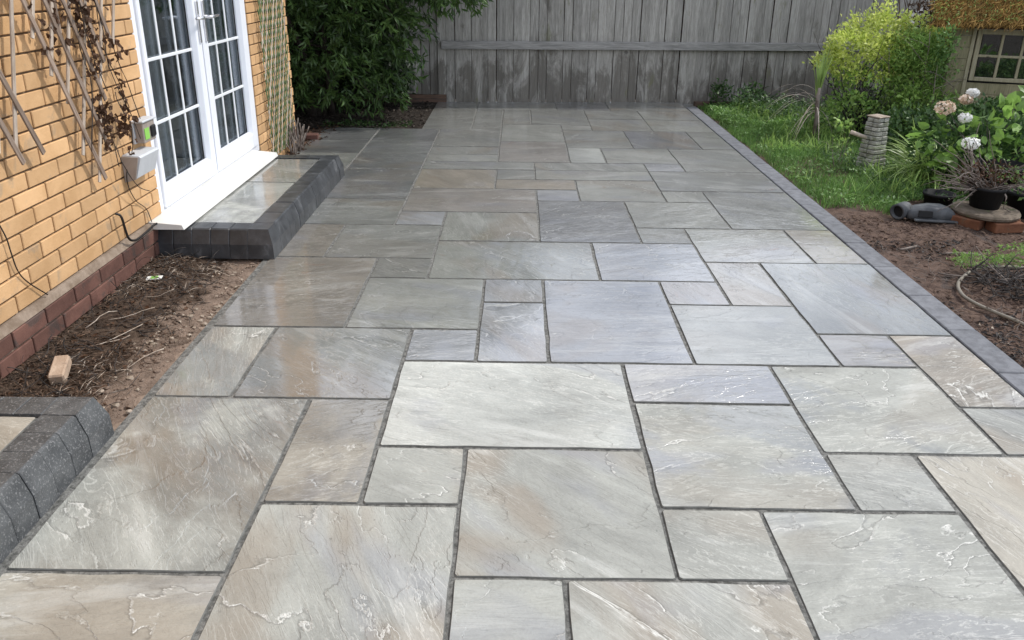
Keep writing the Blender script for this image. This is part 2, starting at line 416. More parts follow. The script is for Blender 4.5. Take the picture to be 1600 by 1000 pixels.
def leaf_cloud(name, P, D, L, W, fold=.25, up=None):
    """P base points, D directions, L lengths, W half widths; folded four-vertex leaves"""
    P = np.asarray(P, float); D = unit(np.asarray(D, float)); n = len(P)
    U = rng.normal(size=(n, 3)) if up is None else np.asarray(up, float)+rng.normal(size=(n, 3))*.35
    S = unit(np.cross(D, U)); N = np.cross(S, D)
    L = np.asarray(L).reshape(-1, 1)*np.ones((n, 1)); W = np.asarray(W).reshape(-1, 1)*np.ones((n, 1))
    mid = P+D*L*.45
    V = np.stack([P, mid-S*W+N*W*fold, P+D*L-N*L*.12, mid+S*W+N*W*fold], 1).reshape(-1, 3)
    i = np.arange(n)[:, None]*4
    T = np.concatenate([i+np.array([[0, 1, 2]]), i+np.array([[0, 2, 3]])], 1).reshape(-1, 3)
    return tri_mesh(name, V, T)
def ribbons(name, P, D, L, W, bend, seg=4):
    """arching blades: bend pulls the tip down"""
    P = np.asarray(P, float); D = unit(np.asarray(D, float)); n = len(P)
    L = np.asarray(L).reshape(-1, 1)*np.ones((n, 1)); W = np.asarray(W).reshape(-1, 1)*np.ones((n, 1))
    bend = np.asarray(bend).reshape(-1, 1)*np.ones((n, 1))
    S = unit(np.cross(D, np.tile([0, 0, 1.], (n, 1))+rng.normal(size=(n, 3))*.3))
    rows = []
    for k in range(seg+1):
        t = k/seg; c = P+D*L*t; c = c.copy(); c[:, 2] -= (bend*L*t*t)[:, 0]
        wd = W*(1-t**2.2)*(.75+.25*min(1, t*4))+.0002
        rows += [c-S*wd, c+S*wd]
    V = np.stack(rows, 1).reshape(-1, 3); m_ = 2*(seg+1); i = np.arange(n)[:, None]*m_
    T = np.concatenate([i+np.array([[2*k, 2*k+1, 2*k+3, 2*k+2]]) for k in range(seg)], 1).reshape(-1, 4)
    return tri_mesh(name, V, T)
def in_ellipsoid(n, c, r, shell=.0):
    d = unit(rng.normal(size=(n, 3))); q = rng.uniform(shell, 1, (n, 1))**(1/2.2)
    return np.array(c)+d*q*np.array(r), d
def vnoise(x, y, seed=0, f=1.0):
    s = np.zeros_like(x, dtype=float); r = np.random.default_rng(seed)
    for o in range(5):
        for _ in range(3):
            a = r.uniform(0, 6.28); k = f*(2**o)*r.uniform(.7, 1.3); ph = r.uniform(0, 6.28)
            s += np.sin((x*math.cos(a)+y*math.sin(a))*k*3+ph + .8*np.sin(y*k*1.7+ph*2))/(1.7**o)
    return s/4.
def patch(name, x0, x1, y0, y1, step, z, amp, f, mat, seed=0, edge=None, **k):
    nx = max(2, int((x1-x0)/step)); ny = max(2, int((y1-y0)/step))
    X, Y = np.meshgrid(np.linspace(x0, x1, nx), np.linspace(y0, y1, ny))
    Z = z+amp*vnoise(X, Y, seed, f)
    if edge is not None: Z = edge(X, Y, Z)
    V = np.stack([X, Y, Z], -1).reshape(-1, 3)
    i = (np.arange(ny-1)[:, None]*nx+np.arange(nx-1)[None, :]).reshape(-1, 1)
    T = i+np.array([[0, 1, nx+1, nx]])
    o = link(name, tri_mesh(name, V, T, True), mat); tag(o, **k); return o
def chips(name, n, x0, x1, y0, y1, z, ln, wd, mat, parent=None, mask=None, zfun=None, flat=.35, **k):
    x = rng.uniform(x0, x1, n); y = rng.uniform(y0, y1, n)
    if mask is not None: q = mask(x, y); x, y = x[q], y[q]
    n = len(x); zz = (zfun(x, y) if zfun else z)+rng.uniform(0, .012, n)
    P = np.stack([x, y, zz*np.ones(n)], 1)
    a = rng.uniform(0, 6.28, n); D = np.stack([np.cos(a), np.sin(a), rng.normal(0, flat, n)], 1)
    L = rng.uniform(*ln, n); W = rng.uniform(*wd, n)
    me = leaf_cloud(name, P, D, L, W, .5, np.tile([0, 0, 1.], (n, 1)))
    o = link(name, me, mat, parent); tag(o, **k); return o
def ico(rad, seed, sq=(1, 1, 1), jag=.2, sub=1):
    import bmesh
    bm = bmesh.new(); bmesh.ops.create_icosphere(bm, subdivisions=sub, radius=1)
    r = random.Random(seed)
    for v in bm.verts:
        f = rad*(1+r.uniform(-jag, jag)); v.co = Vector((v.co.x*sq[0]*f, v.co.y*sq[1]*f, v.co.z*sq[2]*f))
    me = bpy.data.meshes.new('stone'); bm.to_mesh(me); bm.free(); return me

# ------------------------------------------------------------------ ground
g = link('ground', pd('ground', [(-40, -20, -.09), (40, -20, -.09), (40, 60, -.09), (-40, 60, -.09)], [(0, 1, 2, 3)]), M['ground']); tag(g, kind='structure')

# ------------------------------------------------------------------ patio slabs
CX = {c: .145+.305*c for c in range(-8, 8)}
CX[6] = 1.985; CX[5] = 1.685; CX[-5] = -1.372; CX[-7] = -1.93
YR = {-3: .44, -2: .745, -1: 1.05, 0: 1.355, 1: 1.66, 2: 1.957, 3: 2.262, 4: 2.57, 5: 2.88, 6: 3.185, 7: 3.49, 8: 3.79, 9: 4.085, 10: 4.39,
      11: 4.68, 12: 4.97, 13: 5.26, 14: 5.55, 15: 5.83, 16: 6.13, 17: 6.395, 18: 6.66, 19: 6.965, 20: 7.215, 21: 7.48, 22: 7.77, 23: 8.05, 24: 8.40, 25: 8.67, 26: 8.93, 27: 9.40}
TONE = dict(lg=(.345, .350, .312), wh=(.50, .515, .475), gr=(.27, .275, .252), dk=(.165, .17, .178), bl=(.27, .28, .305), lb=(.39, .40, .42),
            be=(.35, .32, .26), br=(.27, .235, .19), og=(.345, .295, .225), pk=(.305, .275, .245))
SL = '''-5 -3 -1 1 be .25|-3 -1 -1 2 lg .2|-1 0 -1 1 lg .25|0 2 -1 1 lg .3|2 4 -1 2 lg .3|4 6 0 3 be .25|4 6 -1 0 lg .3
-5 -3 1 4 lg .5|-3 -2 2 4 be .45|-2 -1 2 3 lg .35|-1 1 1 3 lg .2|-2 1 3 5 wh .2|1 3 4 5 lb .45|1 3 2 4 lg .45|1 2 1 2 lg .35|3 5 3 5 lg .3|3 4 2 3 gr .3
4 5 5 6 pk .3|5 6 4 6 br .3|5 6 3 4 gr .25
-5 -4 4 6 lg .5|-4 -2 4 6 gr .85|-2 -1 5 6 lb .5|-1 0 5 7 lb .5|-1 0 7 8 lb .55|0 2 5 8 bl .8|2 3 7 8 bl .8|2 4 5 7 lg .6|3 4 7 9 be .7|4 6 6 9 gr .65
-5 -3 6 9 br .75|-3 -2 8 9 gr .6|-3 -1 6 8 lg .5|-2 1 8 10 lg .7|1 3 8 10 lb .65|3 5 9 11 lg .4|5 6 9 11 og .4
-5 -4 9 11 br .6|-4 -2 9 11 gr .75|-2 0 10 12 lg .6|0 2 10 13 dk .75|2 3 10 11 gr .7|2 4 11 13 lg .5|4 6 11 14 gr .55
-5 -3 11 13 gr .6|-3 -2 11 12 lb .7|-3 0 12 14 pk .5|-5 -3 13 16 dk .6|-3 -1 14 16 og .5|-1 0 15 16 gr .5|-1 1 14 15 og .3|0 1 13 14 lb .6|1 3 13 15 lg .5|3 4 13 14 lg .4|3 6 14 16 gr .5
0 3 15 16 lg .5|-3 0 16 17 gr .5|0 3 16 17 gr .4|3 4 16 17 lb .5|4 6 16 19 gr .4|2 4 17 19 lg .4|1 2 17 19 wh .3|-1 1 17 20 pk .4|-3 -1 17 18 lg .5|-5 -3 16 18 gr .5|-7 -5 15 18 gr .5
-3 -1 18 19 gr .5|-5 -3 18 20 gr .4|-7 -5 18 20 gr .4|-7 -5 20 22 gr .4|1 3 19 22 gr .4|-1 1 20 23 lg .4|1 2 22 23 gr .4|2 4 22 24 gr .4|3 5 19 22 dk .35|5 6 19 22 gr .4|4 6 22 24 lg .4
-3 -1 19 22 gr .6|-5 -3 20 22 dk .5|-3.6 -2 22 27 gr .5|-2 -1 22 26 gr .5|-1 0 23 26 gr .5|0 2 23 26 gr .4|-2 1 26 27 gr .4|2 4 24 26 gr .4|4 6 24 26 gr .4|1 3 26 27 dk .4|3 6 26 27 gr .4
-5 -2 -3 -1 lg .3|-2 0 -3 -1 gr .3|0 3 -3 -1 lg .3|3 6 -3 -1 gr .3'''
patio = link('patio', pd('joint_bed', [(-1.405, .44, -.0052), (1.985, .44, -.0052), (1.985, 9.58, -.0052), (-.96, 9.41, -.0052), (-.96, 7.77, -.0052), (-1.93, 7.77, -.0052), (-1.93, 5.92, -.0052), (-1.405, 5.92, -.0052)],
                       [tuple(range(8))]), M['joint']); tag(patio, kind='structure')
for k_ in TONE: TONE[k_] = tuple(a*.72+b*.28 for a, b in zip(TONE[k_], (.33, .328, .298)))
def cx(c): return CX[int(c)] if float(c).is_integer() else -.96
def slab(x0, x1, y0, y1, col, wet, parent, name='slab', z=0., th=.022, jit=.0028, rad=.004):
    a, b = (x1-x0)/2, (y1-y0)/2; pts = []
    for (sx, sy, ex, ey, L) in ((-1, -1, 1, 0, 2*a), (1, -1, 0, 1, 2*b), (1, 1, -1, 0, 2*a), (-1, 1, 0, -1, 2*b)):
        n = max(2, int(L/.1)); r0 = rad*rnd.uniform(.5, 1.8)
        for k in range(n+1):
            t = r0 + (L-2*r0)*k/n
            off = rnd.uniform(-jit, jit)*(1 if 0 < k < n else .4)
            px = sx*a+ex*t + (off if ex == 0 else 0); py = sy*b+ey*t+(off if ey == 0 else 0)
            pts.append((px, py))
    n = len(pts)
    ins = .0035
    def sh(p, k): return (p[0]*(1-k/max(a, .01)), p[1]*(1-k/max(b, .01)))
    V = [(*p, -th) for p in pts]+[(*sh(p, .001), -.0035) for p in pts]+[(*sh(p, ins), 0) for p in pts]
    Fc = [tuple(range(2*n, 3*n))]
    for l in (0, 1):
        for i in range(n):
            j = (i+1) % n; Fc.append((l*n+i, l*n+j, (l+1)*n+j, (l+1)*n+i))
    me = pd(name, V, Fc); me.materials.append(M['stone']); me.materials.append(M['slabside'])
    for p_ in me.polygons[1:]: p_.material_index = 1
    o = link(name, me, None, parent, ((x0+x1)/2, (y0+y1)/2, z))
    v = rnd.uniform(.93, 1.07)
    o.color = (col[0]*v, col[1]*v, col[2]*v, wet)
    return o
for item in SL.replace('\n', '|').split('|'):
    c0, c1, r0, r1, t, wet = item.split()
    x0, x1 = cx(float(c0)), cx(float(c1)); y0, y1 = YR[int(r0)], YR[int(r1)]
    if int(r1) == 27: y1 = 9.475+.06*((x0+x1)/2)
    if c0 == '-7' and r0 == '15': y0 = 5.92
    wet = float(wet)
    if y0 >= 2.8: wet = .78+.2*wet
    if x1 < -.7 and y0 > 6.0: t, wet = 'dk', .95  # tree shade put into the slab tone at the back left, wetness raised too
    j = rnd.uniform(.004, .0065) if y0 < 4.2 else .0045
    jl = 0.002 if c0 == '-5' and y0 < 5.9 else j
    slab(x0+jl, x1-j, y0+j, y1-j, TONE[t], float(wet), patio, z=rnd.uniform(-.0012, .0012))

# ------------------------------------------------------------------ edging blocks down the right
edging = link('edging_strip', pd('edging_bed', vbox(1.987, 2.13, .44, 9.56, -.08, -.012), BF), M['joint']); tag(edging, kind='structure')
kb = [box_me('edging_block', .132, .394, .06, .004), box_me('edging_block', .132, .396, .06, .005)]
y = .45; i = 0
while y < 9.2:
    link('edging_block', kb[i % 2], M['edging'], edging, (2.059+rnd.uniform(-.0015, .0015), y+.2, -.030+rnd.uniform(-.001, .001)), (0, 0, rnd.uniform(-.004, .004)))
    y += .4; i += 1

# ------------------------------------------------------------------ house
house = empty('house', (-2.0, 4.5, 0), label='yellow brick house wall with red brick plinth and white glazed doors', cat='house')
HX = -2.0
inv = Vector((2.0, -4.5, 0))
def hp(o): o.location = o.location+inv; return o
# cavity wall in four pieces around the door opening
DO0, DO1, DZ = 4.185, 5.965, 2.12
V = []; Fc = []
for bx in ((-2.28, -2.012, -1.0, DO0, -.08, 3.2), (-2.28, -2.012, DO1, 6.985, -.08, 3.2), (-2.28, -2.012, DO0, DO1, DZ, 3.2), (-2.28, -2.012, DO0, DO1, -.08, .155),
           (-6, -2.282, 6.72, 6.985, -.08, 3.2)):
    b = len(V); V += vbox(*bx); Fc += [tuple(b+i for i in f) for f in BF]
hp(link('wall', pd('wall', V, Fc), M['mortar'], house))
hp(link('roof', pd('roof', vbox(-6.3, -1.72, -1.3, 7.3, 3.2, 3.36), BF), m_plain('roof_edge', (.14, .10, .09), .8), house))
# pale mortar ledge on the plinth
for a, b in ((-1.0, DO0-.02),):
    hp(link('plinth_ledge', pd('plinth_ledge', [(-2.013, a, .176), (-1.982, a, .172), (-1.982, b, .172), (-2.013, b, .176), (-2.013, a, .21), (-1.995, a, .207), (-1.995, b, .207), (-2.013, b, .21)], BF), M['lightmortar'], house))
    hp(link('plinth_backing', pd('plinth_backing', vbox(-2.01, -1.990, a, b, -.08, .173), BF), M['lightmortar'], house))
cache = {}
def brick_me(L, h, d=.05, nm='brick'):
    k = (round(L, 3), h, nm)
    if k not in cache: cache[k] = box_me(nm, d, k[0], h, .003)
    return cache[k]
Z0, CH, BL = .211, .0755, .2275
extra = []
def course(a, b, z, h, off, mat, x, nm, ch):
    k = math.floor((a-off)/BL)
    y = off+k*BL
    while y < b-.01:
        p, q = max(y, a), min(y+BL, b)
        if q-p > .03:
            L = q-p-.009
            if z < 1.55 and q > 2.3:
                hp(link(nm, brick_me(L, h, nm=nm), mat, house, (x-.025+rnd.uniform(-.0012, .0012), (p+q)/2, z), (rnd.uniform(-.004, .004), 0, rnd.uniform(-.006, .006))))
            else: extra.append((x-.025, (p+q)/2, z, L, h, mat))
        y += BL
for k in range(39):
    z = Z0+CH*k+CH/2
    off = 3.071 if k % 2 == 0 else 3.071+BL/2
    course(-1.0, DO0 if z < DZ else 6.99, z, CH-.0085, off, M['brick'], -2.0, 'brick', CH)
    if z < DZ: course(DO1, 6.99, z, CH-.0085, off+.03, M['brick'], -2.0, 'brick', CH)
for k in range(3):
    z = .135-.0775*k
    course(-1.0, DO0-.02, z, .0675, 3.2+(k % 2)*BL/2, M['redbrick'], -1.978, 'red_brick', .075)
    course(DO1, 6.99, .17-.0755*k+.0, .066, 3.2+(k % 2)*BL/2, M['brick'] if k == 0 else M['redbrick'], -2.0, 'red_brick', .075)
for mt, nm in ((M['brick'], 'upper_brickwork'), (M['redbrick'], 'near_plinth_brickwork')):
    V = []; Fc = []
    for (x, yy, z, L, h, mm) in extra:
        if mm is mt:
            b = len(V); V += vbox(x-.025, x+.025, yy-L/2, yy+L/2, z-h/2, z+h/2); Fc += [tuple(b+i for i in f) for f in BF]
    if V: o = hp(link(nm, pd(nm, V, Fc), mt, house)); o['kind'] = 'stuff'
# return wall bricks round the far corner
V = []; Fc = []
for k in range(39):
    z = Z0+CH*k+CH/2; x = -2.03-(k % 2)*.11
    while x > -4:
        b = len(V); V += vbox(x-.218, x, 6.95, 6.992, z-.0335, z+.0335); Fc += [tuple(b+i for i in f) for f in BF]; x -= BL
o = hp(link('return_brickwork', pd('return_brickwork', V, Fc), M['brick'], house)); o['kind'] = 'stuff'
# french door
fd = empty('french_door', inv+Vector((-2.0, 5.075, .15))); fd.parent = house
off2 = Vector((2.0, -5.075, -.15))
def dp(o, par=None): o.location = o.location+off2; o.parent = fd; return o
FX0, FX1 = -2.075, -2.012
for nm, y0, y1, z0, z1 in (('frame_jamb', 4.187, 4.238, .175, DZ), ('frame_jamb', 5.912, 5.963, .175, DZ), ('frame_head', 4.238, 5.912, DZ-.05, DZ), ('frame_threshold', 4.238, 5.912, .175, .222)):
    dp(solid(nm, FX0, FX1+.003, y0, y1, z0, z1, M['upvc'], None, .004))
for (y0, y1) in ((4.241, 5.07), (5.074, 5.909)):
    ga, gb = (4.296, 4.958) if y0 < 5 else (5.166, 5.806)
    gz0, gz1 = .343, 2.0
    # leaf frame: stiles and rails
    for nm, a, b, c, d in (('stile', y0, ga-.012, .226, DZ-.053), ('stile', gb+.012, y1, .226, DZ-.053), ('bottom_rail', ga-.012, gb+.012, .226, gz0-.012), ('top_rail', ga-.012, gb+.012, gz1+.012, DZ-.053)):
        dp(solid(nm, FX0+.004, FX1+.016, a, b, c, d, M['upvc'], None, .005))
    # chamfered beads round the glass
    def bead(nm, p):
        dp(link(nm, fixn(pd(nm, p, BF)), M['upvc']))
    xo, xi = FX1+.0125, FX1-.012
    for nm, a, b in (('bead', ga-.012, ga+.004), ('bead', gb+.012, gb-.004)):
        lo, hi = gz0-.012, gz1+.012
        bead(nm, [(xi-.01, a, lo), (xo, a, lo), (xi, b, lo), (xi-.01, b, lo), (xi-.01, a, hi), (xo, a, hi), (xi, b, hi), (xi-.01, b, hi)])
    for nm, a, b in (('bead', gz0-.012, gz0+.004), ('bead', gz1+.012, gz1-.004)):
        lo, hi = ga-.011, gb+.011
        bead(nm, [(xi-.01, lo, a), (xo, lo, a), (xi, lo, b), (xi-.01, lo, b), (xi-.01, hi, a), (xo, hi, a), (xi, hi, b), (xi-.01, hi, b)])
    dp(solid('gasket', FX1-.028, FX1-.024, ga-.008, ga+.012, gz0-.008, gz1+.008, M['gasket']))
    dp(solid('gasket', FX1-.028, FX1-.024, gb-.012, gb+.008, gz0-.008, gz1+.008, M['gasket']))
    ys = [ga, ga+(gb-ga)/3, ga+(gb-ga)*2/3, gb]; zs = [gz0, .692, 1.038, 1.384, 1.73, gz1]
    for yv in ys[1:3]: dp(solid('glazing_bar', FX1-.024, FX1-.016, yv-.009, yv+.009, gz0, gz1, M['bar'], None, .002))
    for zv in zs[1:-1]: dp(solid('glazing_bar', FX1-.026, FX1-.0135, ga+.001, gb-.001, zv-.009, zv+.009, M['bar'], None, .002))
    for i in range(3):
        for k in range(5):
            dp(solid('pane', FX1-.038, FX1-.034, ys[i]+.0005, ys[i+1]-.0005, zs[k]+.0005, zs[k+1]-.0005, M['glass']))
# centre cover strip and handles
dp(solid('meeting_strip', FX1+.0165, FX1+.024, 5.045, 5.072, .24, 2.06, M['upvc'], None, .003))
for yv, sgn in ((5.022, -1), (5.122, 1)):
    dp(solid('handle_plate', FX1+.017, FX1+.027, yv-.014, yv+.014, 1.07, 1.32, M['metal'], None, .003))
    hl = tubes('door_handle', [([(FX1+.02, yv, 1.222), (FX1+.062, yv, 1.222), (FX1+.066, yv+sgn*.02, 1.222), (FX1+.064, yv+sgn*.13, 1.224)], [.012, .011, .011, .008])], 8)
    dp(link('door_handle', hl, M['metal']))
# sill
hp(link('door_sill', fixn(pd('door_sill', [(-2.07, 4.02, .172), (-1.815, 4.02, .172), (-1.815, 5.79, .172), (-2.07, 5.79, .172),
     (-2.07, 4.02, .219), (-1.825, 4.02, .198), (-1.825, 5.79, .198), (-2.07, 5.79, .219)], BF)), M['sill'], house))
# what is behind the glass
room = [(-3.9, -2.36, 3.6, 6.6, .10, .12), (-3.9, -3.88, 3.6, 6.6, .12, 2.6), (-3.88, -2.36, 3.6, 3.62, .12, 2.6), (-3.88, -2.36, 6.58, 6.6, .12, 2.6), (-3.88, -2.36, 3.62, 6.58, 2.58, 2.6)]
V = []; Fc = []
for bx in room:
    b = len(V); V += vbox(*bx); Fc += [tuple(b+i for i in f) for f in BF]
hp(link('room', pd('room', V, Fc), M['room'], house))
for (a, b) in ((4.2, 4.8), (5.12, 5.95)):
    n = 60; V = []
    for i in range(n+1):
        t = a+(b-a)*i/n; x = -2.16+.018*math.sin(i*1.35)+.008*math.sin(i*.53+1)
        V += [(x, t, .2), (x+.01*math.sin(i*.9), t, 2.3)]
    hp(link('curtain', pd('curtain', V, [(2*i, 2*i+2, 2*i+3, 2*i+1) for i in range(n)], True), M['curtain'], house))

# ------------------------------------------------------------------ door steps
KP = [(0, 0), (.112, 0), (.140, -.085), (.143, -.165), (0, -.165)]      # side outline of a battered kerb block: inner top -> foot
def kerb_me(L, nm='kerb_block', prof=KP):
    """block lying along local Y, outer face towards +X, top at z=0"""
    pr = [(0, 0), (.104, 0), (.113, -.006), (.138, -.083), (.142, -.165), (0, -.165)]
    V = []; n = len(pr); g = .0025
    for t, s in ((-L/2, .002), (-L/2+g, 0), (L/2-g, 0), (L/2, .002)):
        for (x, z) in pr: V.append((x*(1-s*6) if x > .01 else x, t, z-s*(1 if z > -.01 else 0)))
    Fc = [tuple(range(n))[::-1], tuple(range(3*n, 4*n))]
    for l in range(3):
        for i in range(n): j = (i+1) % n; Fc.append((l*n+i, l*n+j, (l+1)*n+j, (l+1)*n+i))
    return fixn(pd(nm, V, Fc))
def mitre(x0, y0, sx, sy, z, mat, parent, inv_):
    """corner block: battered on both outer faces"""
    a, b, c = .112, .139, .142
    V = [(0, 0, 0), (a, 0, 0), (a, a, 0), (0, a, 0), (0, 0, -.165), (c, 0, -.165), (c, c, -.165), (0, c, -.165), (b, 0, -.083), (b, b, -.083), (0, b, -.083)]
    V = [(x*sx, y*sy, zz) for x, y, zz in V]
    Fc = [(0, 1, 2, 3), (1, 8, 9, 2), (2, 9, 10, 3), (8, 5, 6, 9), (9, 6, 7, 10), (0, 4, 5, 8, 1), (0, 3, 10, 7, 4), (4, 7, 6, 5)]
    o = link('corner_block', fixn(pd('corner_block', V, Fc)), mat, parent, Vector((x0, y0, z))-inv_); return o
def step(root, org, X_in, Y_near, Y_far, top, mat, far_x0, near=True, far=True, slabs=()):
    core = solid('mortar_core', far_x0, X_in+.09, Y_near+.06, Y_far-.06, -.05, top-.014, M['joint'], root); core.location -= org
    n = max(1, round((Y_far-Y_near-.284)/.102)); L = (Y_far-Y_near-.284)/n; me = kerb_me(L-.002)
    for i in range(n):
        link('kerb_block', me, mat, root, Vector((X_in+rnd.uniform(-.0015, .0015), Y_near+.142+L*(i+.5), top+rnd.uniform(-.0015, .0015)))-org, (0, 0, rnd.uniform(-.012, .012)))
    for yy, sy, fl in ((Y_near+.142, -1, near), (Y_far-.142, 1, far)):
        if not fl: continue
        mitre(X_in, yy, 1, sy, top, mat, root, org)
        n = max(1, round((X_in-far_x0)/.102)); L = (X_in-far_x0)/n; me = kerb_me(L-.002)
        for i in range(n):
            link('kerb_block', me, mat, root, Vector((X_in-L*(i+.5), yy, top+rnd.uniform(-.0015, .0015)))-org, (0, 0, (math.pi/2 if sy > 0 else -math.pi/2)+rnd.uniform(-.01, .01)))
    for (x0, x1, y0, y1, t, wt) in slabs:
        o = slab(x0, x1, y0, y1, TONE[t], wt, root, z=top-.004, th=.02); o.location -= org
org = Vector((-1.7, 4.97, 0))
st2 = empty('door_step', org, label='long low step of charcoal kerb blocks and wet slabs below the white glazed doors', cat='step', group='door steps')
step(st2, org, -1.482, 4.035, 5.885, .166, M['kerb'], -2.0, slabs=((-1.93, -1.488, 4.18, 5.06, 'wh', .6), (-1.93, -1.488, 5.07, 5.73, 'gr', .95)))
org = Vector((-1.7, 1.6, 0))
st1 = empty('door_step', org, label='near step cut by the left photo edge, dusty charcoal kerb blocks round a beige slab', cat='step', group='door steps')
step(st1, org, -1.540, .5, 2.325, .158, M['kerb_near'], -2.0, near=False, slabs=((-1.985, -1.548, .5, 1.30, 'be', .2), (-1.985, -1.548, 1.31, 2.175, 'be', .15)))

# ------------------------------------------------------------------ boundary fence
FA = .064
fence = empty('boundary_fence', (0, 9.50, 0), FA, label='tall weathered grey timber fence of vertical boards across the back', cat='fence')
bm_ = []
for k in range(4):
    wd = (.095, .097, .094, .096)[k]; t0, t1 = .020, .010
    V = [(-wd/2, 0, 0), (wd/2, 0, 0), (wd/2, t1, 0), (-wd/2, t0, 0)]
    V = [(x, -yv, z) for z in (0, 1.85) for (x, yv, _) in V]
    bm_.append(fixn(pd('board', V, BF)))
x = -.90; i = 0
while x < 8.0:
    o = link('board', bm_[i % 4], M['fence'], fence, (x+rnd.uniform(-.004, .004), .0, -.05+rnd.uniform(-.012, .008)), (0, rnd.uniform(-.004, .004), -.09+rnd.uniform(-.04, .04)))
    x += .100+rnd.uniform(-.004, .004); i += 1
x = -1.0
while x > -4.6:
    link('board', bm_[i % 4], M['fence'], fence, (x, .035, .08+rnd.uniform(-.01, .01)), (0, rnd.uniform(-.004, .004), -.05+rnd.uniform(-.02, .02))); x -= .102; i += 1
link('gap_shade_panel', box_me('gap_shade_panel', 13.4, .01, 1.8, 0), M['darkboard'], fence, (1.7, .05, .92))  # added dark sheet, stands in for the shade in the gaps between boards
link('rail', box_me('rail', 5.2, .045, .092, .004), M['rail'], fence, (1.69, -.045, .665))
link('rail', box_me('rail', 4.0, .045, .092, .004), M['rail'], fence, (6.31, -.045, .668))
link('rail', box_me('rail', 5.2, .045, .092, .004), M['rail'], fence, (1.69, -.045, 1.50))
link('rail', box_me('rail', 3.4, .045, .088, .004), M['rail'], fence, (-2.62, -.005, .757))
for px in (2.43, -.95, 5.8):
    link('post', box_me('post', .085, .03, 1.9, .004), M['fence'], fence, (px, -.0 if px > 0 else .03, .95), (0, 0, 0))
link('gravel_board', box_me('gravel_board', 3.6, .03, .10, .003), M['darkboard'], fence, (-2.66, -.02, .035))
link('capping', box_me('capping', 12.6, .06, .03, .004), M['rail'], fence, (1.7, 0, 1.875))
o = link('timber_baulk', box_me('timber_baulk', .88, .07, .085, .006), M['darkboard'], None, (2.56, 9.44, -.005), (0, .01, .06))
tag(o, 'dark red brown timber baulk lying at the foot of the fence beyond the lawn', 'timber')

# ------------------------------------------------------------------ soil beds and lawn
def soil_z(x, y, seed, amp, f, z): return z+amp*vnoise(np.asarray(x), np.asarray(y), seed, f)
def left_edge(X, Y, Z):
    wallside = np.clip((-1.60-X)/.4, 0, 1); Z = Z+.03*wallside
    return np.where(X > -1.45, np.minimum(Z, -.014+.0*Z)-.018*np.clip((X+1.45)/.08, 0, 1), Z)
M['bedsoil'] = m_bedsoil()
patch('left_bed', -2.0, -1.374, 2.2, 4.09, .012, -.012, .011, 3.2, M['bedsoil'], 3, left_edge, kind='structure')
M['shadesoil'] = m_rough('shade_darkened_soil', (.015, .011, .008), (.045, .034, .026), 16, .95, 90, 1., .014, world=True)  # soil colour darkened to carry the tree's shade over the back bed
patch('back_bed', -4.5, -.96, 7.77, 9.52, .03, -.010, .010, 3., M['shadesoil'], 5, kind='structure')
patch('side_bed', -4.5, -1.93, 6.99, 7.78, .03, -.02, .012, 3., M['soil'], 6, kind='structure')
patch('far_side_soil', -2.0, -1.92, 5.9, 7.8, .02, -.012, .008, 3., M['soil'], 8, kind='structure')
patch('right_soil', 2.13, 8.0, .4, 6.2, .025, -.035, .016, 2.4, M['soil2'], 9, kind='structure')
patch('lawn', 2.13, 8.0, 6.18, 9.6, .05, -.035, .012, 1.4, M['soil2'], 10, kind='structure')
zl = lambda x, y: soil_z(x, y, 3, .011, 3.2, -.012)+.03*np.clip((-1.60-x)/.4, 0, 1)
chips('fibre_litter', 5200, -1.99, -1.5, 2.35, 4.03, 0, (.012, .06), (.0008, .003), M['mulch'], zfun=zl, kind='stuff', label='dry brown fibres and bark litter on the left soil bed', mask=lambda x, y: vnoise(x, y, 31, 1.6) > -.15)
chips('leaf_litter', 420, -1.99, -1.55, 2.4, 4.0, 0, (.012, .035), (.004, .010), M['dead'], zfun=zl, kind='stuff', label='small dead leaves on the left soil bed')
chips('dry_straw', 900, -1.99, -1.55, 2.35, 4.0, 0, (.03, .09), (.0008, .002), M['slatpale'], zfun=lambda x, y: zl(x, y)+.008, kind='stuff', label='pale dry straw scattered on the left soil bed', mask=lambda x, y: vnoise(x, y, 36, 1.9) > .1)
chips('stone_chips', 300, -1.66, -1.385, 2.3, 3.95, 0, (.006, .026), (.004, .011), M['palechip'], zfun=lambda x, y: zl(x, y)-.004, kind='stuff', label='pale mortar crumbs along the patio edge', mask=lambda x, y: (vnoise(x, y, 32, 1.8) > .0) & (x < -1.39))
chips('leaf_litter', 1500, -4.0, -.98, 7.8, 9.4, -.0, (.02, .06), (.006, .017), M['bark'], kind='stuff', label='dead leaves covering the dark bed under the tree')
chips('leaf_litter', 110, -2.1, -1.80, 7.1, 7.9, .0, (.02, .05), (.006, .014), M['dead'], kind='stuff', label='fallen leaves beside the far house corner')
zr = lambda x, y: soil_z(x, y, 9, .016, 2.4, -.035)
soilmask = lambda x, y: (y < 5.0+(x-2.2)*.35+.1*np.sin(x*9))
chips('bark_mulch', 15000, 2.14, 4.6, 1.9, 5.9, 0, (.010, .045), (.001, .005), M['mulch'], zfun=zr, kind='stuff', label='brown bark fibres on the right soil bed', mask=lambda x, y: soilmask(x, y) & (vnoise(x, y, 33, 1.2) > -.25))
chips('dark_litter', 3500, 2.14, 2.9, 2.2, 4.6, 0, (.012, .05), (.002, .009), M['darktwig'], zfun=zr, kind='stuff', label='dark rotted leaves beside the edging', mask=lambda x, y: vnoise(x, y, 34, 1.4) > .0)
chips('stone_chips', 700, 2.14, 3.6, 2.2, 5.0, 0, (.006, .02), (.003, .009), M['palechip'], zfun=zr, kind='stuff', label='small pale stones in the right soil bed', mask=lambda x, y: vnoise(x, y, 35, 1.4) > .1)

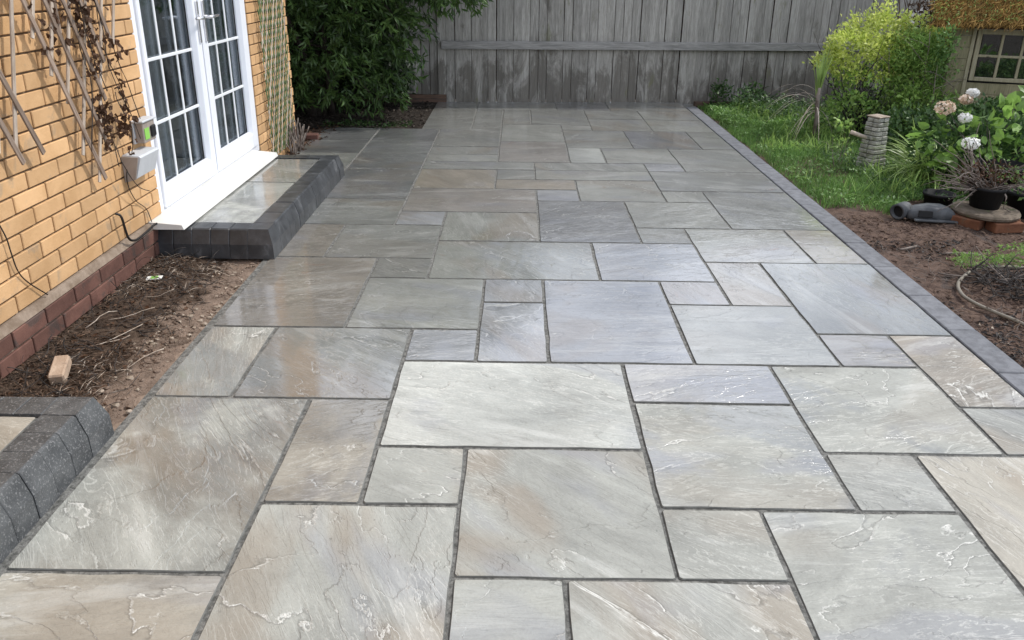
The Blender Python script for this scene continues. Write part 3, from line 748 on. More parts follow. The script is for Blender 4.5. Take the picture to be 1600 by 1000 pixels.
def blades(name, n, x0, x1, y0, y1, mask, ln, wd, mat, z=-.035, lean=.5, **k):
    x = rng.uniform(x0, x1, n); y = rng.uniform(y0, y1, n); q = mask(x, y); x, y = x[q], y[q]; n = len(x)
    P = np.stack([x, y, np.full(n, z)], 1); a = rng.uniform(0, 6.28, n); r_ = np.abs(rng.normal(0, lean, n))
    D = np.stack([np.cos(a)*r_, np.sin(a)*r_, np.ones(n)], 1)
    tall = .75+.5*np.clip(vnoise(x, y, 77, 2.)+.5, 0, 1.4)
    me = ribbons(name, P, D, rng.uniform(*ln, n)*tall, rng.uniform(*wd, n), rng.uniform(.1, .6, n), 3)
    o = link(name, me, mat); tag(o, **k); return o
gm = lambda x, y: (~soilmask(x, y-.12+.12*vnoise(x, y, 50, 3.))) & (x > 2.16+.035*vnoise(x*0, y, 51, 3.)) & (rng.uniform(0, 1, len(x)) < .35+.65*np.clip(vnoise(x, y, 52, 2.2)+1.0, 0, 1))
blades('grass', 70000, 2.15, 4.6, 4.9, 9.4, gm, (.04, .10), (.0016, .0032), M['grass'], kind='stuff', label='rough green lawn beside the patio edging')
blades('long_grass', 6500, 2.3, 4.0, 5.2, 9.3, lambda x, y: gm(x, y) & (vnoise(x, y, 53, 1.6) > .1), (.10, .26), (.002, .005), M['freshleaf'], lean=.9, kind='stuff', label='longer pale grass tufts in the rough lawn')

def groundcover(name, n, x0, x1, y0, y1, zh, mat, ln=(.025, .06), mask=None, **k):
    x = rng.uniform(x0, x1, n); y = rng.uniform(y0, y1, n)
    if mask is not None: q = mask(x, y); x, y = x[q], y[q]
    n = len(x); hh = zh*(.55+.45*vnoise(x, y, 61, 1.8)); z = -.03+rng.uniform(0, 1, n)**.6*np.maximum(hh, .02)
    a = rng.uniform(0, 6.28, n); D = np.stack([np.cos(a), np.sin(a), rng.normal(.25, .5, n)], 1)
    L = rng.uniform(*ln, n)
    o = link(name, leaf_cloud(name, np.stack([x, y, z], 1), D, L, L*.26, .3, np.tile([0, 0, 1.], (n, 1))), mat); tag(o, **k); return o
groundcover('ground_cover', 9000, 2.5, 5.6, 7.6, 9.38, .30, M['dleaf'], kind='stuff', label='low leafy weeds between the lawn and the fence', mask=lambda x, y: (y > 8.9-(x-2.4)*.9))
groundcover('ground_cover', 5500, 2.22, 3.3, 8.2, 9.4, .14, M['gleaf'], (.02, .045), kind='stuff', label='small weeds at the far corner of the lawn')
groundcover('lawn_weeds', 9000, 2.2, 3.9, 5.2, 9.2, .07, M['gleaf'], (.015, .045), kind='stuff', label='broad leaved weeds mixed through the rough lawn', mask=lambda x, y: gm(x, y) & (vnoise(x, y, 91, 2.4) > -.1))
groundcover('clover', 6000, 2.7, 4.0, 5.3, 7.2, .10, M['dleaf'], (.015, .03), kind='stuff', label='dark clover patch beside the grey plastic fitting', mask=lambda x, y: (x > 2.45+.28*(7.2-y)) & (y > 5.2))

V = []; n = 90
for i in range(n+1):
    y = 2.33+(4.03-2.33)*i/n; a = -1.374; b = -1.405-.03*abs(math.sin(i*.37)+.5*math.sin(i*.91)); V += [(a, y, -.010), (b, y, -.018+rnd.uniform(-.003, .003)), (b-.035-rnd.uniform(0, .012), y, -.06)]
o = link('mortar_haunch', pd('mortar_haunch', V, [(3*i+k, 3*i+3+k, 3*i+4+k, 3*i+1+k) for i in range(n) for k in (0, 1)]), m_rough('haunch_mortar', (.20, .15, .115), (.36, .28, .22), 14, .95, 90, .9, .006, world=True)); tag(o, kind='structure')
# ------------------------------------------------------------------ trees and shrubs
def lobes_points(lobes, dens):
    P = []; D = []
    for (c, r, n) in lobes:
        p, d = in_ellipsoid(int(n*dens), c, r, .25); P.append(p); D.append(d)
    return np.concatenate(P), np.concatenate(D)
# dark tree at the back left
tree = empty('tree', (-2.15, 8.5, 0), label='dark evergreen tree with lance shaped leaves overhanging the back left bed', cat='tree')
tl = Vector((-2.15, 8.5, 0))
paths = []
tips = []
for k in range(7):
    a = rnd.uniform(0, 6.28); d = Vector((math.cos(a)*.35+.1, math.sin(a)*.3, 1))
    p = wander((rnd.uniform(-.12, .12), rnd.uniform(-.1, .1), -.02), d, rnd.uniform(1.8, 2.6), 9, .12)
    paths.append((p, [.045*(1-.085*i) for i in range(10)]))
    for j in range(7):
        q = p[rnd.randint(2, 9)]; aa = rnd.uniform(0, 6.28)
        pp = wander(q, (math.cos(aa)+.3, math.sin(aa)-.2, .1), rnd.uniform(.5, 1.1), 6, .2, .1)
        paths.append((pp, [.012*(1-.12*i) for i in range(7)])); tips += pp[2:]
link('branch', tubes('branch', paths, 6), M['bark'], tree)
lob = []
def lobe(x, y, z, r, n=1., rz=None): lob.append(((x-tl.x, y-tl.y, z), (r, r*.85, rz or r*.8), n))
lobe(-1.9, 8.3, 1.55, .75, 1.2); lobe(-1.25, 8.35, 1.62, .55, 1.1, .36); lobe(-.78, 8.5, 1.48, .34, .9, .2); lobe(-2.5, 8.3, 1.3, .7); lobe(-1.5, 8.2, 1.05, .42, .7)
lobe(-2.1, 8.1, .95, .5, .8); lobe(-1.2, 8.35, .95, .32, .45, .35); lobe(-1.65, 8.3, 2.2, .9, 1.0); lobe(-2.6, 8.6, 2.1, .9); lobe(-1.0, 8.7, 2.0, .5, .6); lobe(-2.9, 8.1, .8, .6, .7)
lobe(-1.35, 8.3, .62, .25, .5, .28); lobe(-.45, 8.9, 2.3, .7, .9); lobe(-1.0, 9.0, 2.7, .8, .9); lobe(-.70, 8.32, 1.38, .32, 1.6, .15); lobe(-1.9, 8.05, .5, .42, .8, .3); lobe(-2.5, 8.0, .5, .5, .8, .35); lobe(-1.45, 8.15, .42, .25, .4, .2); lobe(-3.3, 8.6, 1.5, .8, .9); lobe(-1.9, 8.8, .9, .6, .5)
P = []; D = []
for c, r, n in lob:                                    # leaves come in sprays
    ns = int(190*n*(r[0]/.5)**1.6)
    cc, dd = in_ellipsoid(ns, c, r, .3)
    for p, d in zip(cc, dd):
        k = rng.integers(7, 13); ax = unit((d*np.array([1, 1, .4])+rng.normal(0, .4, 3)+np.array([.15, -.15, -.45]))[None])[0]
        t = rng.uniform(0, .20, k)
        P.append(p+ax*t[:, None]); s = rng.normal(size=(k, 3)); D.append(ax*.9+s*.55+np.array([0, 0, -.25]))
P = np.concatenate(P); D = np.concatenate(D)
L = rng.uniform(.06, .115, len(P))
dist = np.linalg.norm(P+np.array(tl)-np.array([0, 0, 1.5]), axis=1)
vis = (P[:, 2] < 1.45)
order = np.argsort(np.where(vis, dist, 99)); near, rest = order[:300], order[300:]
o = link('foliage', leaf_cloud('foliage', P[rest], D[rest], L[rest], L[rest]*.13, .3), M['treeleaf'], tree); o['kind'] = 'stuff'
lm = [leaf_cloud('leaf', [(0, 0, 0)], [(0, 0, 1.)], [1.], [.13], .3) for _ in range(4)]
def leaf_parts(P, D, L, meshes, mat, parent, nm='leaf'):
    for i in range(len(P)):
        q = Vector(D[i]).normalized().to_track_quat('Z', 'Y'); q = q @ Matrix.Rotation(rng.uniform(0, 6.28), 3, 'Z').to_quaternion()
        o = link(nm, meshes[i % len(meshes)], mat, parent, tuple(P[i])); o.rotation_mode = 'QUATERNION'; o.rotation_quaternion = q; o.scale = (L[i],)*3
leaf_parts(P[near], D[near], L[near], lm, M['treeleaf'], tree)
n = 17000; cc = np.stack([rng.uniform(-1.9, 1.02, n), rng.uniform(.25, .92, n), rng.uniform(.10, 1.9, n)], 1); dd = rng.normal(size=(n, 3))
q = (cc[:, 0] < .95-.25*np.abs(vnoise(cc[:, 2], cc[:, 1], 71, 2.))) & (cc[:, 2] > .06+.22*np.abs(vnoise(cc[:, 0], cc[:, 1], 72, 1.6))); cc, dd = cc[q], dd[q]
o = link('inner_foliage', leaf_cloud('inner_foliage', cc, dd*.3+rng.normal(0, .6, cc.shape)+np.array([0, 0, -.3]), rng.uniform(.06, .12, len(cc)), rng.uniform(.012, .022, len(cc))), M['shadeleaf'], tree); o['kind'] = 'stuff'
groundcover('low_weeds', 700, -2.0, -1.1, 7.85, 8.15, .07, M['dleaf'], (.02, .05), kind='stuff', label='sparse low weeds at the front of the dark bed')

def shrub(name, loc, lobes, nleaf, ln, wr, mat, stems, stemmat, label, cat='shrub', up=True, stemh=.9, spread=.5, stemr=.006, clump=5):
    root = empty(name, loc, label=label, cat=cat)
    if stems:
        ps = []
        for k in range(stems):
            a = rnd.uniform(0, 6.28); p = wander((rnd.uniform(-.05, .05), rnd.uniform(-.05, .05), -.02), (math.cos(a)*spread, math.sin(a)*spread, 1), rnd.uniform(.7, 1.1)*stemh, 7, .14)
            ps.append((p, [stemr*(1.3-.13*i) for i in range(8)]))
            for j in range(3):
                q = p[rnd.randint(2, 6)]; aa = rnd.uniform(0, 6.28); ps.append((wander(q, (math.cos(aa), math.sin(aa), .8), stemh*.35, 4, .2), [stemr*.6, stemr*.5, stemr*.4, stemr*.3, stemr*.2]))
        link('stem', tubes('stem', ps, 5), stemmat, root)
    tot = sum(l[2] for l in lobes); P = []; D = []
    for c, r, n in lobes:
        k = int(nleaf*n/tot/clump)+1; p, d = in_ellipsoid(k, c, r, .35)
        for a, b in zip(p, d):
            P.append(a+rng.normal(0, ln[1]*.55, (clump, 3))); D.append(b*.5+rng.normal(0, .7, (clump, 3))+np.array([0, 0, .35 if up else -.1]))
    P = np.concatenate(P); D = np.concatenate(D); L = rng.uniform(*ln, len(P))
    o = link('foliage', leaf_cloud('foliage', P, D, L, L*wr, .3), mat, root); o['kind'] = 'stuff'; return root
Y8 = 8.0
shrub('yellow_shrub', (3.5, 8.0, -.03), [((.05, 0, .98), (.36, .3, .20), 1), ((.62, -.1, .92), (.16, .2, .16), .35), ((.45, -.1, 1.05), (.1, .1, .1), .12), ((-.2, -.1, .60), (.22, .2, .07), .18), ((.3, -.15, .66), (.16, .15, .08), .2), ((-.18, -.1, .86), (.30, .26, .15), .8), ((.32, -.05, .84), (.34, .28, .18), .9), ((-.36, -.1, .72), (.18, .18, .09), .3), ((.05, .05, 1.16), (.10, .10, .12), .15), ((-.12, 0, 1.08), (.08, .08, .07), .1), ((.25, 0, 1.1), (.08, .08, .07), .1), ((-.3, 0, .98), (.06, .06, .05), .06), ((-.52, -.1, .70), (.07, .07, .05), .05), ((.12, 0, 1.22), (.04, .04, .07), .04), ((.5, 0, .95), (.1, .1, .09), .1), ((.08, -.2, .62), (.1, .08, .07), .12)],
      7600, (.018, .055), .25, M['yleaf'], 16, M['darktwig'], 'rounded yellow green leaved shrub in front of the fence', stemh=.95, spread=.5, clump=9)
shrub('green_shrub', (3.6, 7.9, -.03), [((0, 0, .48), (.5, .3, .22), 1), ((.42, .1, .60), (.3, .3, .3), .8), ((-.3, -.1, .22), (.35, .3, .20), .5), ((.35, -.35, .28), (.4, .3, .25), .8)],
      3600, (.025, .06), .28, M['freshleaf'], 14, M['darktwig'], 'loose mid green shrub growing through and below the yellow shrub', stemh=.7, spread=.8)
shrub('feathery_shrub', (3.86, 7.75, -.03), [((0, 0, .5), (.22, .3, .45), 1), ((.02, 0, .85), (.14, .2, .16), .35), ((-.1, 0, .85), (.16, .2, .2), .3)],
      7500, (.025, .06), .13, M['freshleaf'], 8, M['twig'], 'tall feathery green plant between the yellow shrub and the small shed', stemh=1.1, spread=.25)
shrub('dark_shrub', (4.0, 7.0, -.03), [((0, 0, .24), (.4, .35, .22), 1), ((.35, .1, .28), (.3, .3, .2), .8), ((-.4, .1, .2), (.3, .3, .2), .6)],
      5200, (.03, .06), .3, M['dleaf'], 6, M['darktwig'], 'dark green low shrub below the small shed window', stemh=.5, spread=.8)
shrub('tall_weed', (3.98, 7.5, -.03), [((0, 0, .95), (.10, .10, .16), 1), ((.02, 0, .75), (.12, .12, .15), .7)], 420, (.03, .055), .25, M['gleaf'], 3, M['twig'], 'upright weed beside the shed corner', stemh=1.0, spread=.05)
# weeds against the fence
for (x, y, s, lb) in ((2.42, 9.36, .16, 'small weed at the fence foot, left of the two'), (2.78, 9.30, .18, 'bushier weed at the fence foot beside the timber baulk end')):
    shrub('fence_weed', (x, y, -.03), [((0, 0, s), (s*.75, s*.5, s*.8), 1)], 260, (.03, .06), .25, M['dleaf'], 4, M['twig'], lb, 'weed', stemh=.3, spread=.4, stemr=.003)
# foliage mass right of frame and behind
shrub('right_shrub', (4.4, 6.1, -.03), [((0, 0, .3), (.5, .4, .28), 1), ((.2, .2, .48), (.4, .4, .2), .6)], 5200, (.04, .08), .3, M['gleaf'], 6, M['darktwig'], 'bright green leafy shrub at the right edge below the shed', stemh=.6, spread=.6)

# cordyline like plant with a spiky tuft and drooping dry leaves
cp = empty('spiky_plant', (2.94, 7.66, -.03), label='young palm like plant with an upright tuft and drooping dead lower leaves', cat='plant')
link('trunk', tubes('trunk', [([(0, 0, 0), (.0, 0, .2), (-.015, 0, .38), (-.02, 0, .5)], [.022, .02, .022, .02])], 8), M['twig'], cp)
for k in range(34):
    a = rnd.uniform(0, 6.28); u = rnd.uniform(.05, .30)
    me = ribbons('leaf', [(0, 0, 0)], [(math.cos(a)*u, math.sin(a)*u, 1)], [rnd.uniform(.28, .5)], [.007], [rnd.uniform(0, .05)], 5)
    link('leaf', me, M['strap'], cp, (-.02, 0, .46+rnd.uniform(-.12, .05)))
for k in range(13):
    a = [3.1, 3.4, 2.9, 3.6, 2.6][k % 5] if k < 7 else rnd.uniform(0, 6.28); u = rnd.uniform(.9, 1.6)
    me = ribbons('dry_leaf', [(0, 0, 0)], [(math.cos(a)*u, math.sin(a)*u*.5, .9)], [rnd.uniform(.4, .7)], [.005], [rnd.uniform(.6, 1.1)], 8)
    link('dry_leaf', me, M['slatpale'], cp, (-.02, 0, .42+rnd.uniform(-.1, .03)))
for k in range(12):
    a = rnd.uniform(0, 6.28)
    me = ribbons('dry_leaf', [(0, 0, 0)], [(math.cos(a)*.5, math.sin(a)*.5, .1)], [rnd.uniform(.2, .36)], [.006], [1.3], 6)
    link('dry_leaf', me, M['slatpale'], cp, (-.02, 0, .30+rnd.uniform(-.08, .06)))

# strap leaved clump
sp = empty('strap_leaved_plant', (3.36, 6.12, -.03), label='clump of long arching strap leaves between the stone tower and the hydrangea', cat='plant')
for k in range(240):
    a = rnd.gauss(3.6, 1.0) if k % 4 else rnd.uniform(0, 6.28); u = rnd.uniform(.35, 1.3)
    me = ribbons('blade', [(0, 0, 0)], [(math.cos(a)*u, math.sin(a)*u, 1)], [rnd.uniform(.42, .85)], [rnd.uniform(.004, .009)], [rnd.uniform(.25, .85)], 7)
    link('blade', me, M['strap'], sp, (rnd.uniform(-.14, .14), rnd.uniform(-.1, .1), 0))

# hydrangea
hy = empty('hydrangea', (3.62, 5.85, -.03), label='hydrangea bush with broad leaves and white and fading flower heads', cat='shrub')
hl = Vector((3.62, 5.85, -.03))
def big_leaf(nm):
    V = [(0, 0, 0), (0, .02, .33), (0, -.01, .68), (0, -.10, 1), (-.24, .09, .28), (-.25, .04, .66), (.24, .09, .28), (.25, .04, .66)]
    return pd(nm, V, [(0, 1, 4), (0, 6, 1), (4, 1, 2, 5), (1, 6, 7, 2), (5, 2, 3), (2, 7, 3)])
hm = [big_leaf('leaf') for _ in range(2)]
P = []; D = []; st = []
for c, r, n in (((-.28, 0, .40), (.30, .22, .20), 75), ((.10, .0, .42), (.32, .25, .24), 75), ((.4, .05, .5), (.3, .25, .26), 110), ((-.1, -.12, .22), (.4, .2, .14), 40)):
    p, d = in_ellipsoid(n, c, r, .5); P.append(p); D.append(d*np.array([1, 1, .6])+rng.normal(0, .35, (n, 3))+np.array([0, -.3, -.1]))
P = np.concatenate(P); D = np.concatenate(D)
leaf_parts(P[:295], D[:295], rng.uniform(.07, .13, 295), hm, M['hydleaf'], hy)
for k in range(16):
    q = P[rnd.randint(0, 290)]; st.append(([(rnd.uniform(-.1, .1), rnd.uniform(-.05, .05), 0), (q[0]*.5, q[1]*.5, q[2]*.6), tuple(q)], [.006, .005, .003]))
link('stem', tubes('stem', st, 5), M['darktwig'], hy)
o = link('undergrowth', leaf_cloud('undergrowth', *(lambda a: (a[0]+np.array([.05, .12, .28]), a[1]+rng.normal(0, .5, a[1].shape)))(in_ellipsoid(1500, (0, 0, 0), (.62, .22, .26), .0)), rng.uniform(.04, .08, 1500), rng.uniform(.01, .02, 1500)), M['dleaf'], hy); o['kind'] = 'stuff'
for (x, z, r, mt, y) in ((3.135, .605, .072, 'petalbrown', 5.75), (3.315, .655, .05, 'petalbrown', 5.82), (3.365, .70, .045, 'petal', 5.84), (3.268, .54, .048, 'petal', 5.7), (3.262, .385, .062, 'petal', 5.55)):
    n = 130; p, d = in_ellipsoid(n, (0, 0, 0), (r, r*.9, r*.72), .8)
    s_ = np.cross(d, rng.normal(size=(n, 3)))
    me = leaf_cloud('flower_head', p-unit(s_)*.011, s_, np.full(n, .024), np.full(n, .012), .1, d)
    o = link('flower_head', me, M[mt], hy, Vector((x, y, z))-hl)
    if mt == 'petalbrown': o['label'] = 'fading brown edged flower head'
# ------------------------------------------------------------------ small shed with thatch like roof
SR = -.36
shed = empty('small_shed', (4.12, 7.72, .06), SR, label='small olive cream shed with paned window under a brown thatch like roof', cat='shed')
def sp_(nm, x0, x1, y0, y1, z0, z1, mat, bev=.003): return solid(nm, x0, x1, y0, y1, z0, z1, mat, shed, bev)
for k in range(9): sp_('cladding_board', .03, .215, .002*(k % 2), .03, .05+.108*k, .155+.108*k, M['cream'])
for k in range(4): sp_('cladding_board', .215, 1.4, .002*(k % 2), .03, .05+.108*k, .155+.108*k, M['cream'])
sp_('side_wall', .018, .03, .012, 1.0, .05, 1.03, M['cream'])
sp_('corner_post', .182, .214, -.012, .001, .05, 1.02, M['creamf'])
W0, W1, WZ0, WZ1 = .225, .83, .50, .975
for a, b, c, d in ((W0, W0+.04, WZ0, WZ1), (W1-.04, W1, WZ0, WZ1), (W0+.04, W1-.04, WZ1-.045, WZ1), (W0+.04, W1-.04, WZ0, WZ0+.035)): sp_('window_frame', a, b, -.02, .02, c, d, M['creamf'])
pw = (W1-W0-.08)/3; pz = (WZ1-WZ0-.08)/2
for i in (1, 2): sp_('glazing_bar', W0+.04+pw*i-.011, W0+.04+pw*i+.011, -.012, .012, WZ0+.035, WZ1-.045, M['creamf'], .002)
sp_('glazing_bar', W0+.04, W1-.04, -.010, .010, WZ0+.035+pz-.011, WZ0+.035+pz+.011, M['creamf'], .002)
for i in range(3):
    for k in range(2):
        sp_('pane', W0+.041+pw*i+.011, W0+.039+pw*(i+1)-.011, .013, .016, WZ0+.036+pz*k+.011*k, WZ0+.034+pz*(k+1), M['glass'], 0)
sp_('dark_inside', W0, W1, .25, .26, .4, 1.0, M['dark'], 0)
o = link('cladding_board', box_me('cladding_board', .6, .03, .03), M['cream'], shed, (1.13, .015, .95))
sp_('eave_board', -.16, 1.5, -.06, -.035, .985, 1.02, M['darkboard'])
link('roof', fixn(pd('roof', [(-.18, -.16, 1.0), (1.6, -.16, 1.0), (1.6, .55, 1.75), (-.18, .55, 1.75), (-.18, -.14, 1.05), (1.6, -.14, 1.05), (1.6, .55, 1.82), (-.18, .55, 1.82)], BF)), M['roofbase'], shed)
n = 13000; u = rng.uniform(0, 1, n); v = rng.uniform(-.02, 1, n); P = np.stack([-.2+1.8*u, -.16+.71*v, 1.03+.79*v+rng.uniform(0, .035, n)], 1)
D = np.stack([rng.normal(-.5, .5, n), np.full(n, -.65), np.full(n, -.72)+rng.normal(0, .25, n)], 1); L = rng.uniform(.04, .12, n)
o = link('thatch', leaf_cloud('thatch', P, D, L, L*.03, .2), M['thatch'], shed); o['kind'] = 'stuff'
n = 900; u = rng.uniform(0, 1, n)**1.4; v = rng.uniform(0, .7, n)**1.3; P = np.stack([-.2+1.8*u, -.17+.71*v, 1.06+.79*v], 1)
o = link('moss', leaf_cloud('moss', P, rng.normal(0, .6, (n, 3))+np.array([-.4, -.5, -.3]), rng.uniform(.02, .05, n), rng.uniform(.002, .006, n)), M['freshleaf'], shed); o['kind'] = 'stuff'
# dead climber left of the shed roof, and a grey board of a lean-to
cl = empty('dead_climber', (4.15, 8.3, -.03), label='reddish brown dead climbing stems beside the shed roof', cat='climber')
ps = []
for k in range(46):
    ps.append((wander((rnd.uniform(-.28, .32), rnd.uniform(-.05, .1), rnd.uniform(.3, .95)), (rnd.uniform(-.25, .35), 0, 1), rnd.uniform(.5, .9), 6, .16), [.006, .005, .005, .004, .004, .003, .002]))
link('stem', tubes('stem', ps, 5), M['dead'], cl)
n = 900; p, d = in_ellipsoid(n, (.05, 0, 1.12), (.3, .15, .3), 0)
o = link('dead_foliage', leaf_cloud('dead_foliage', p, rng.normal(size=(n, 3)), rng.uniform(.03, .07, n), rng.uniform(.004, .01, n)), M['dead'], cl); o['kind'] = 'stuff'
lt = empty('lean_to', (4.3, 9.0, -.03), label='small grey lean-to with sloping board roof against the fence', cat='lean-to')
link('roof_board', box_me('roof_board', .95, .45, .025, .003), M['rail'], lt, (.28, .0, 1.19), (0, -.55, 0))
link('side_panel', box_me('side_panel', .75, .03, .92, .003), M['fence'], lt, (.25, -.1, .46))

# ------------------------------------------------------------------ mossy stone tower ornament and branch
tw = empty('stone_tower', (2.985, 6.45, -.04), .5, label='small tapering tower of stacked mossy stone blocks standing in the lawn', cat='garden ornament')
nc = 12
for k in range(nc):
    t = k/nc; hw = .084-.024*t; hh = .445/nc
    for (sx, sy) in ((-1, -1), (1, -1), (-1, 1), (1, 1)):
        q = rnd.uniform(.96, 1.05); me = box_me('stone_block', hw*q-.003, hw*q-.003, hh-.005, .005)
        link('stone_block', me, M['tower'], tw, (sx*hw/2*q, sy*hw/2*q, hh*(k+.5)), (rnd.uniform(-.03, .03), rnd.uniform(-.03, .03), rnd.uniform(-.05, .05)))
link('cap_stone', box_me('cap_stone', .13, .13, .012, .004), M['palechip'], tw, (0, 0, .453))
o = link('cut_branch', tubes('cut_branch', [([(2.765, 6.42, .285), (2.83, 6.42, .262), (2.90, 6.42, .238)], [.017, .017, .016])], 8), M['slatpale']); tag(o, 'short pale cut branch stub leaning against the stone tower', 'branch')
shrub('sprig', (2.74, 6.5, -.03), [((0, 0, .34), (.05, .05, .05), 1), ((.03, 0, .2), (.08, .06, .1), .8)], 60, (.03, .05), .28, M['freshleaf'], 3, M['twig'], 'pale leafy sprig left of the stone tower', 'plant', stemh=.35, spread=.1, stemr=.003)

# ------------------------------------------------------------------ grey plastic fitting, pot on disc, bricks
fit = empty('plastic_fitting', (2.73, 5.03, -.03), -.16, label='grey plastic fitting with a round black opening lying on the soil by the lawn', cat='plastic fitting')
prof = [(-.10, .060, .05), (-.07, .068, .06), (-.03, .075, .072), (.04, .082, .085), (.12, .082, .085), (.17, .075, .07), (.20, .06, .045)]
V = []; Fc = []; ns = 14
for (x, w_, hh) in prof:
    for k in range(ns):
        t = 2*math.pi*k/ns; cz = hh*(.5+.5*math.copysign(abs(math.sin(t))**.6, math.sin(t)))*1.15; V.append((x, w_*math.copysign(abs(math.cos(t))**.55, math.cos(t)), cz+.01))
for l in range(len(prof)-1):
    for k in range(ns): Fc.append((l*ns+k, l*ns+(k+1) % ns, (l+1)*ns+(k+1) % ns, (l+1)*ns+k))
Fc.append(tuple((len(prof)-1)*ns+k for k in range(ns)))
Fc.append(tuple(range(ns)))
link('body', fixn(pd('body', V, Fc, True)), M['toy'], fit)
def ring(nm, r0, r1, L, mat, parent, loc, rot, seg=24):
    V = []; 
    for (r, x) in ((r1, 0), (r1, L), (r0, L), (r0, 0)):
        for k in range(seg): t = 2*math.pi*k/seg; V.append((x, r*math.cos(t), r*math.sin(t)))
    Fc = [((a*seg+k), (a*seg+(k+1) % seg), (((a+1) % 4)*seg+(k+1) % seg), (((a+1) % 4)*seg+k)) for a in range(4) for k in range(seg)]
    return link(nm, fixn(pd(nm, V, Fc, True)), mat, parent, loc, rot)
ring('spout', .040, .053, .10, M['toy'], fit, (-.165, -.03, .052), (0, -.05, .75))
link('opening', pd('opening', [(0, .041*math.cos(k*.4488), .041*math.sin(k*.4488)) for k in range(14)], [tuple(range(14))]), M['dark'], fit, (-.145, -.012, .052), (0, -.05, .75))
link('flange', box_me('flange', .27, .030, .016, .005), M['toy'], fit, (.065, -.092, .022), (0, .0, .0))
link('recess', box_me('recess', .09, .008, .045, .003), M['dark'], fit, (.0, -.078, .062), (-.25, 0, -.04))

disc = empty('round_slab', (3.12, 4.97, .035), label='mossy round stone slab set on loose bricks', cat='stone slab')
V = []; seg = 28
for (r, z) in ((.175, -.0), (.20, .006), (.206, .022), (.197, .034), (.175, .037)):
    for k in range(seg): t = 2*math.pi*k/seg; q = 1+.02*math.sin(3*t)+rnd.uniform(-.012, .012); V.append((r*q*math.cos(t), r*q*math.sin(t), z))
Fc = [(l*seg+k, l*seg+(k+1) % seg, (l+1)*seg+(k+1) % seg, (l+1)*seg+k) for l in range(4) for k in range(seg)]+[tuple(range(4*seg, 5*seg)), tuple(range(seg))[::-1]]
link('disc', pd('disc', V, Fc), M['disc'], disc)
lbs = ['orange brick under the left side of the round slab', 'orange brick under the front of the round slab', 'brick with a green painted end at the right of the round slab', 'orange brick hidden under the back of the round slab']
for i, (x, y, a) in enumerate(((2.965, 4.91, -.85), (3.165, 4.815, .12), (3.27, 4.95, 1.2), (3.15, 5.1, .1))):
    o = link('loose_brick', box_me('loose_brick', .2, .1, .066, .005), M['orangebrick'], None, (x, y, .0), (rnd.uniform(-.02, .02), 0, a)); tag(o, lbs[i], 'brick', 'loose bricks under the round slab')
pot = empty('plant_pot', (3.125, 5.01, .074), label='black plastic pot of bare woody stems on the round mossy slab', cat='plant pot')
V = []; seg = 24
for (r, z) in ((.0, .0), (.088, .0), (.112, .125), (.120, .125), (.120, .142), (.108, .142), (.100, .115), (.0, .115)):
    for k in range(seg): t = 2*math.pi*k/seg; V.append((r*math.cos(t), r*math.sin(t), z))
link('pot', pd('pot', V, [(l*seg+k, l*seg+(k+1) % seg, (l+1)*seg+(k+1) % seg, (l+1)*seg+k) for l in range(7) for k in range(seg)], True), M['pot'], pot)
ps = []
for k in range(52):
    a = rnd.gauss(2.7, .55) if k < 40 else rnd.uniform(0, 6.28)
    ps.append((wander((rnd.uniform(-.05, .05), rnd.uniform(-.05, .05), .11), (math.cos(a)*1.3, math.sin(a)*.5, rnd.uniform(.15, 1.0)), rnd.uniform(.25, .50), 8, .2, .03), [.0052, .0048, .0042, .0036, .0032, .0028, .0024, .002, .0015]))
ps.append(([(.06, -.06, .13), (.05, -.13, .10), (.04, -.14, .03), (.08, -.15, .01)], [.005, .005, .004, .003]))
link('woody_stem', tubes('woody_stem', ps, 5), M['twig'], pot)
n = 520; p, d = in_ellipsoid(n, (.0, 0, .22), (.22, .12, .1), 0)
o = link('dead_foliage', leaf_cloud('dead_foliage', p, rng.normal(size=(n, 3)), rng.uniform(.015, .04, n), rng.uniform(.003, .007, n)), M['dead'], pot); o['kind'] = 'stuff'
p2 = empty('flowering_pot_plant', (3.50, 5.15, -.03), label='straggly potted plant with two white flowers right of the bare stemmed pot', cat='plant')
V = [(v[0], v[1], v[2]) for v in V]
link('pot', pd('pot', [(x*1.15, y*1.15, z*1.2) for x, y, z in V], [(l*seg+k, l*seg+(k+1) % seg, (l+1)*seg+(k+1) % seg, (l+1)*seg+k) for l in range(7) for k in range(seg)], True), M['pot'], p2)
ps = []
for k in range(22):
    a = rnd.uniform(0, 6.28); ps.append((wander((0, 0, .14), (math.cos(a), math.sin(a), rnd.uniform(.5, 1.5)), rnd.uniform(.25, .45), 7, .22, .04), [.004]*4+[.003]*4))
link('stem', tubes('stem', ps, 5), M['twig'], p2)
P = np.array([tuple(q) for s_, _ in ps for q in s_[3:] for _ in range(3)])+rng.normal(0, .02, (22*5*3, 3)); n = len(P)
o = link('foliage', leaf_cloud('foliage', P, rng.normal(size=(n, 3)), rng.uniform(.02, .05, n), rng.uniform(.006, .014, n)), M['gleaf'], p2); o['kind'] = 'stuff'
for (x, y, z) in ((3.42, 5.0, .235), (3.60, 5.0, .30)):
    n = 14; d = unit(rng.normal(size=(n, 3))*np.array([1, .6, 1])+np.array([0, -.8, .3]))
    link('flower', leaf_cloud('flower', d*.003, d, np.full(n, .028), np.full(n, .013), .1), M['petal'], p2, Vector((x, y, z))-Vector((3.5, 5.15, -.03)))
pb = empty('black_pot', (3.52, 5.55, -.03), label='empty looking black pot behind the bare stemmed plant', cat='plant pot')
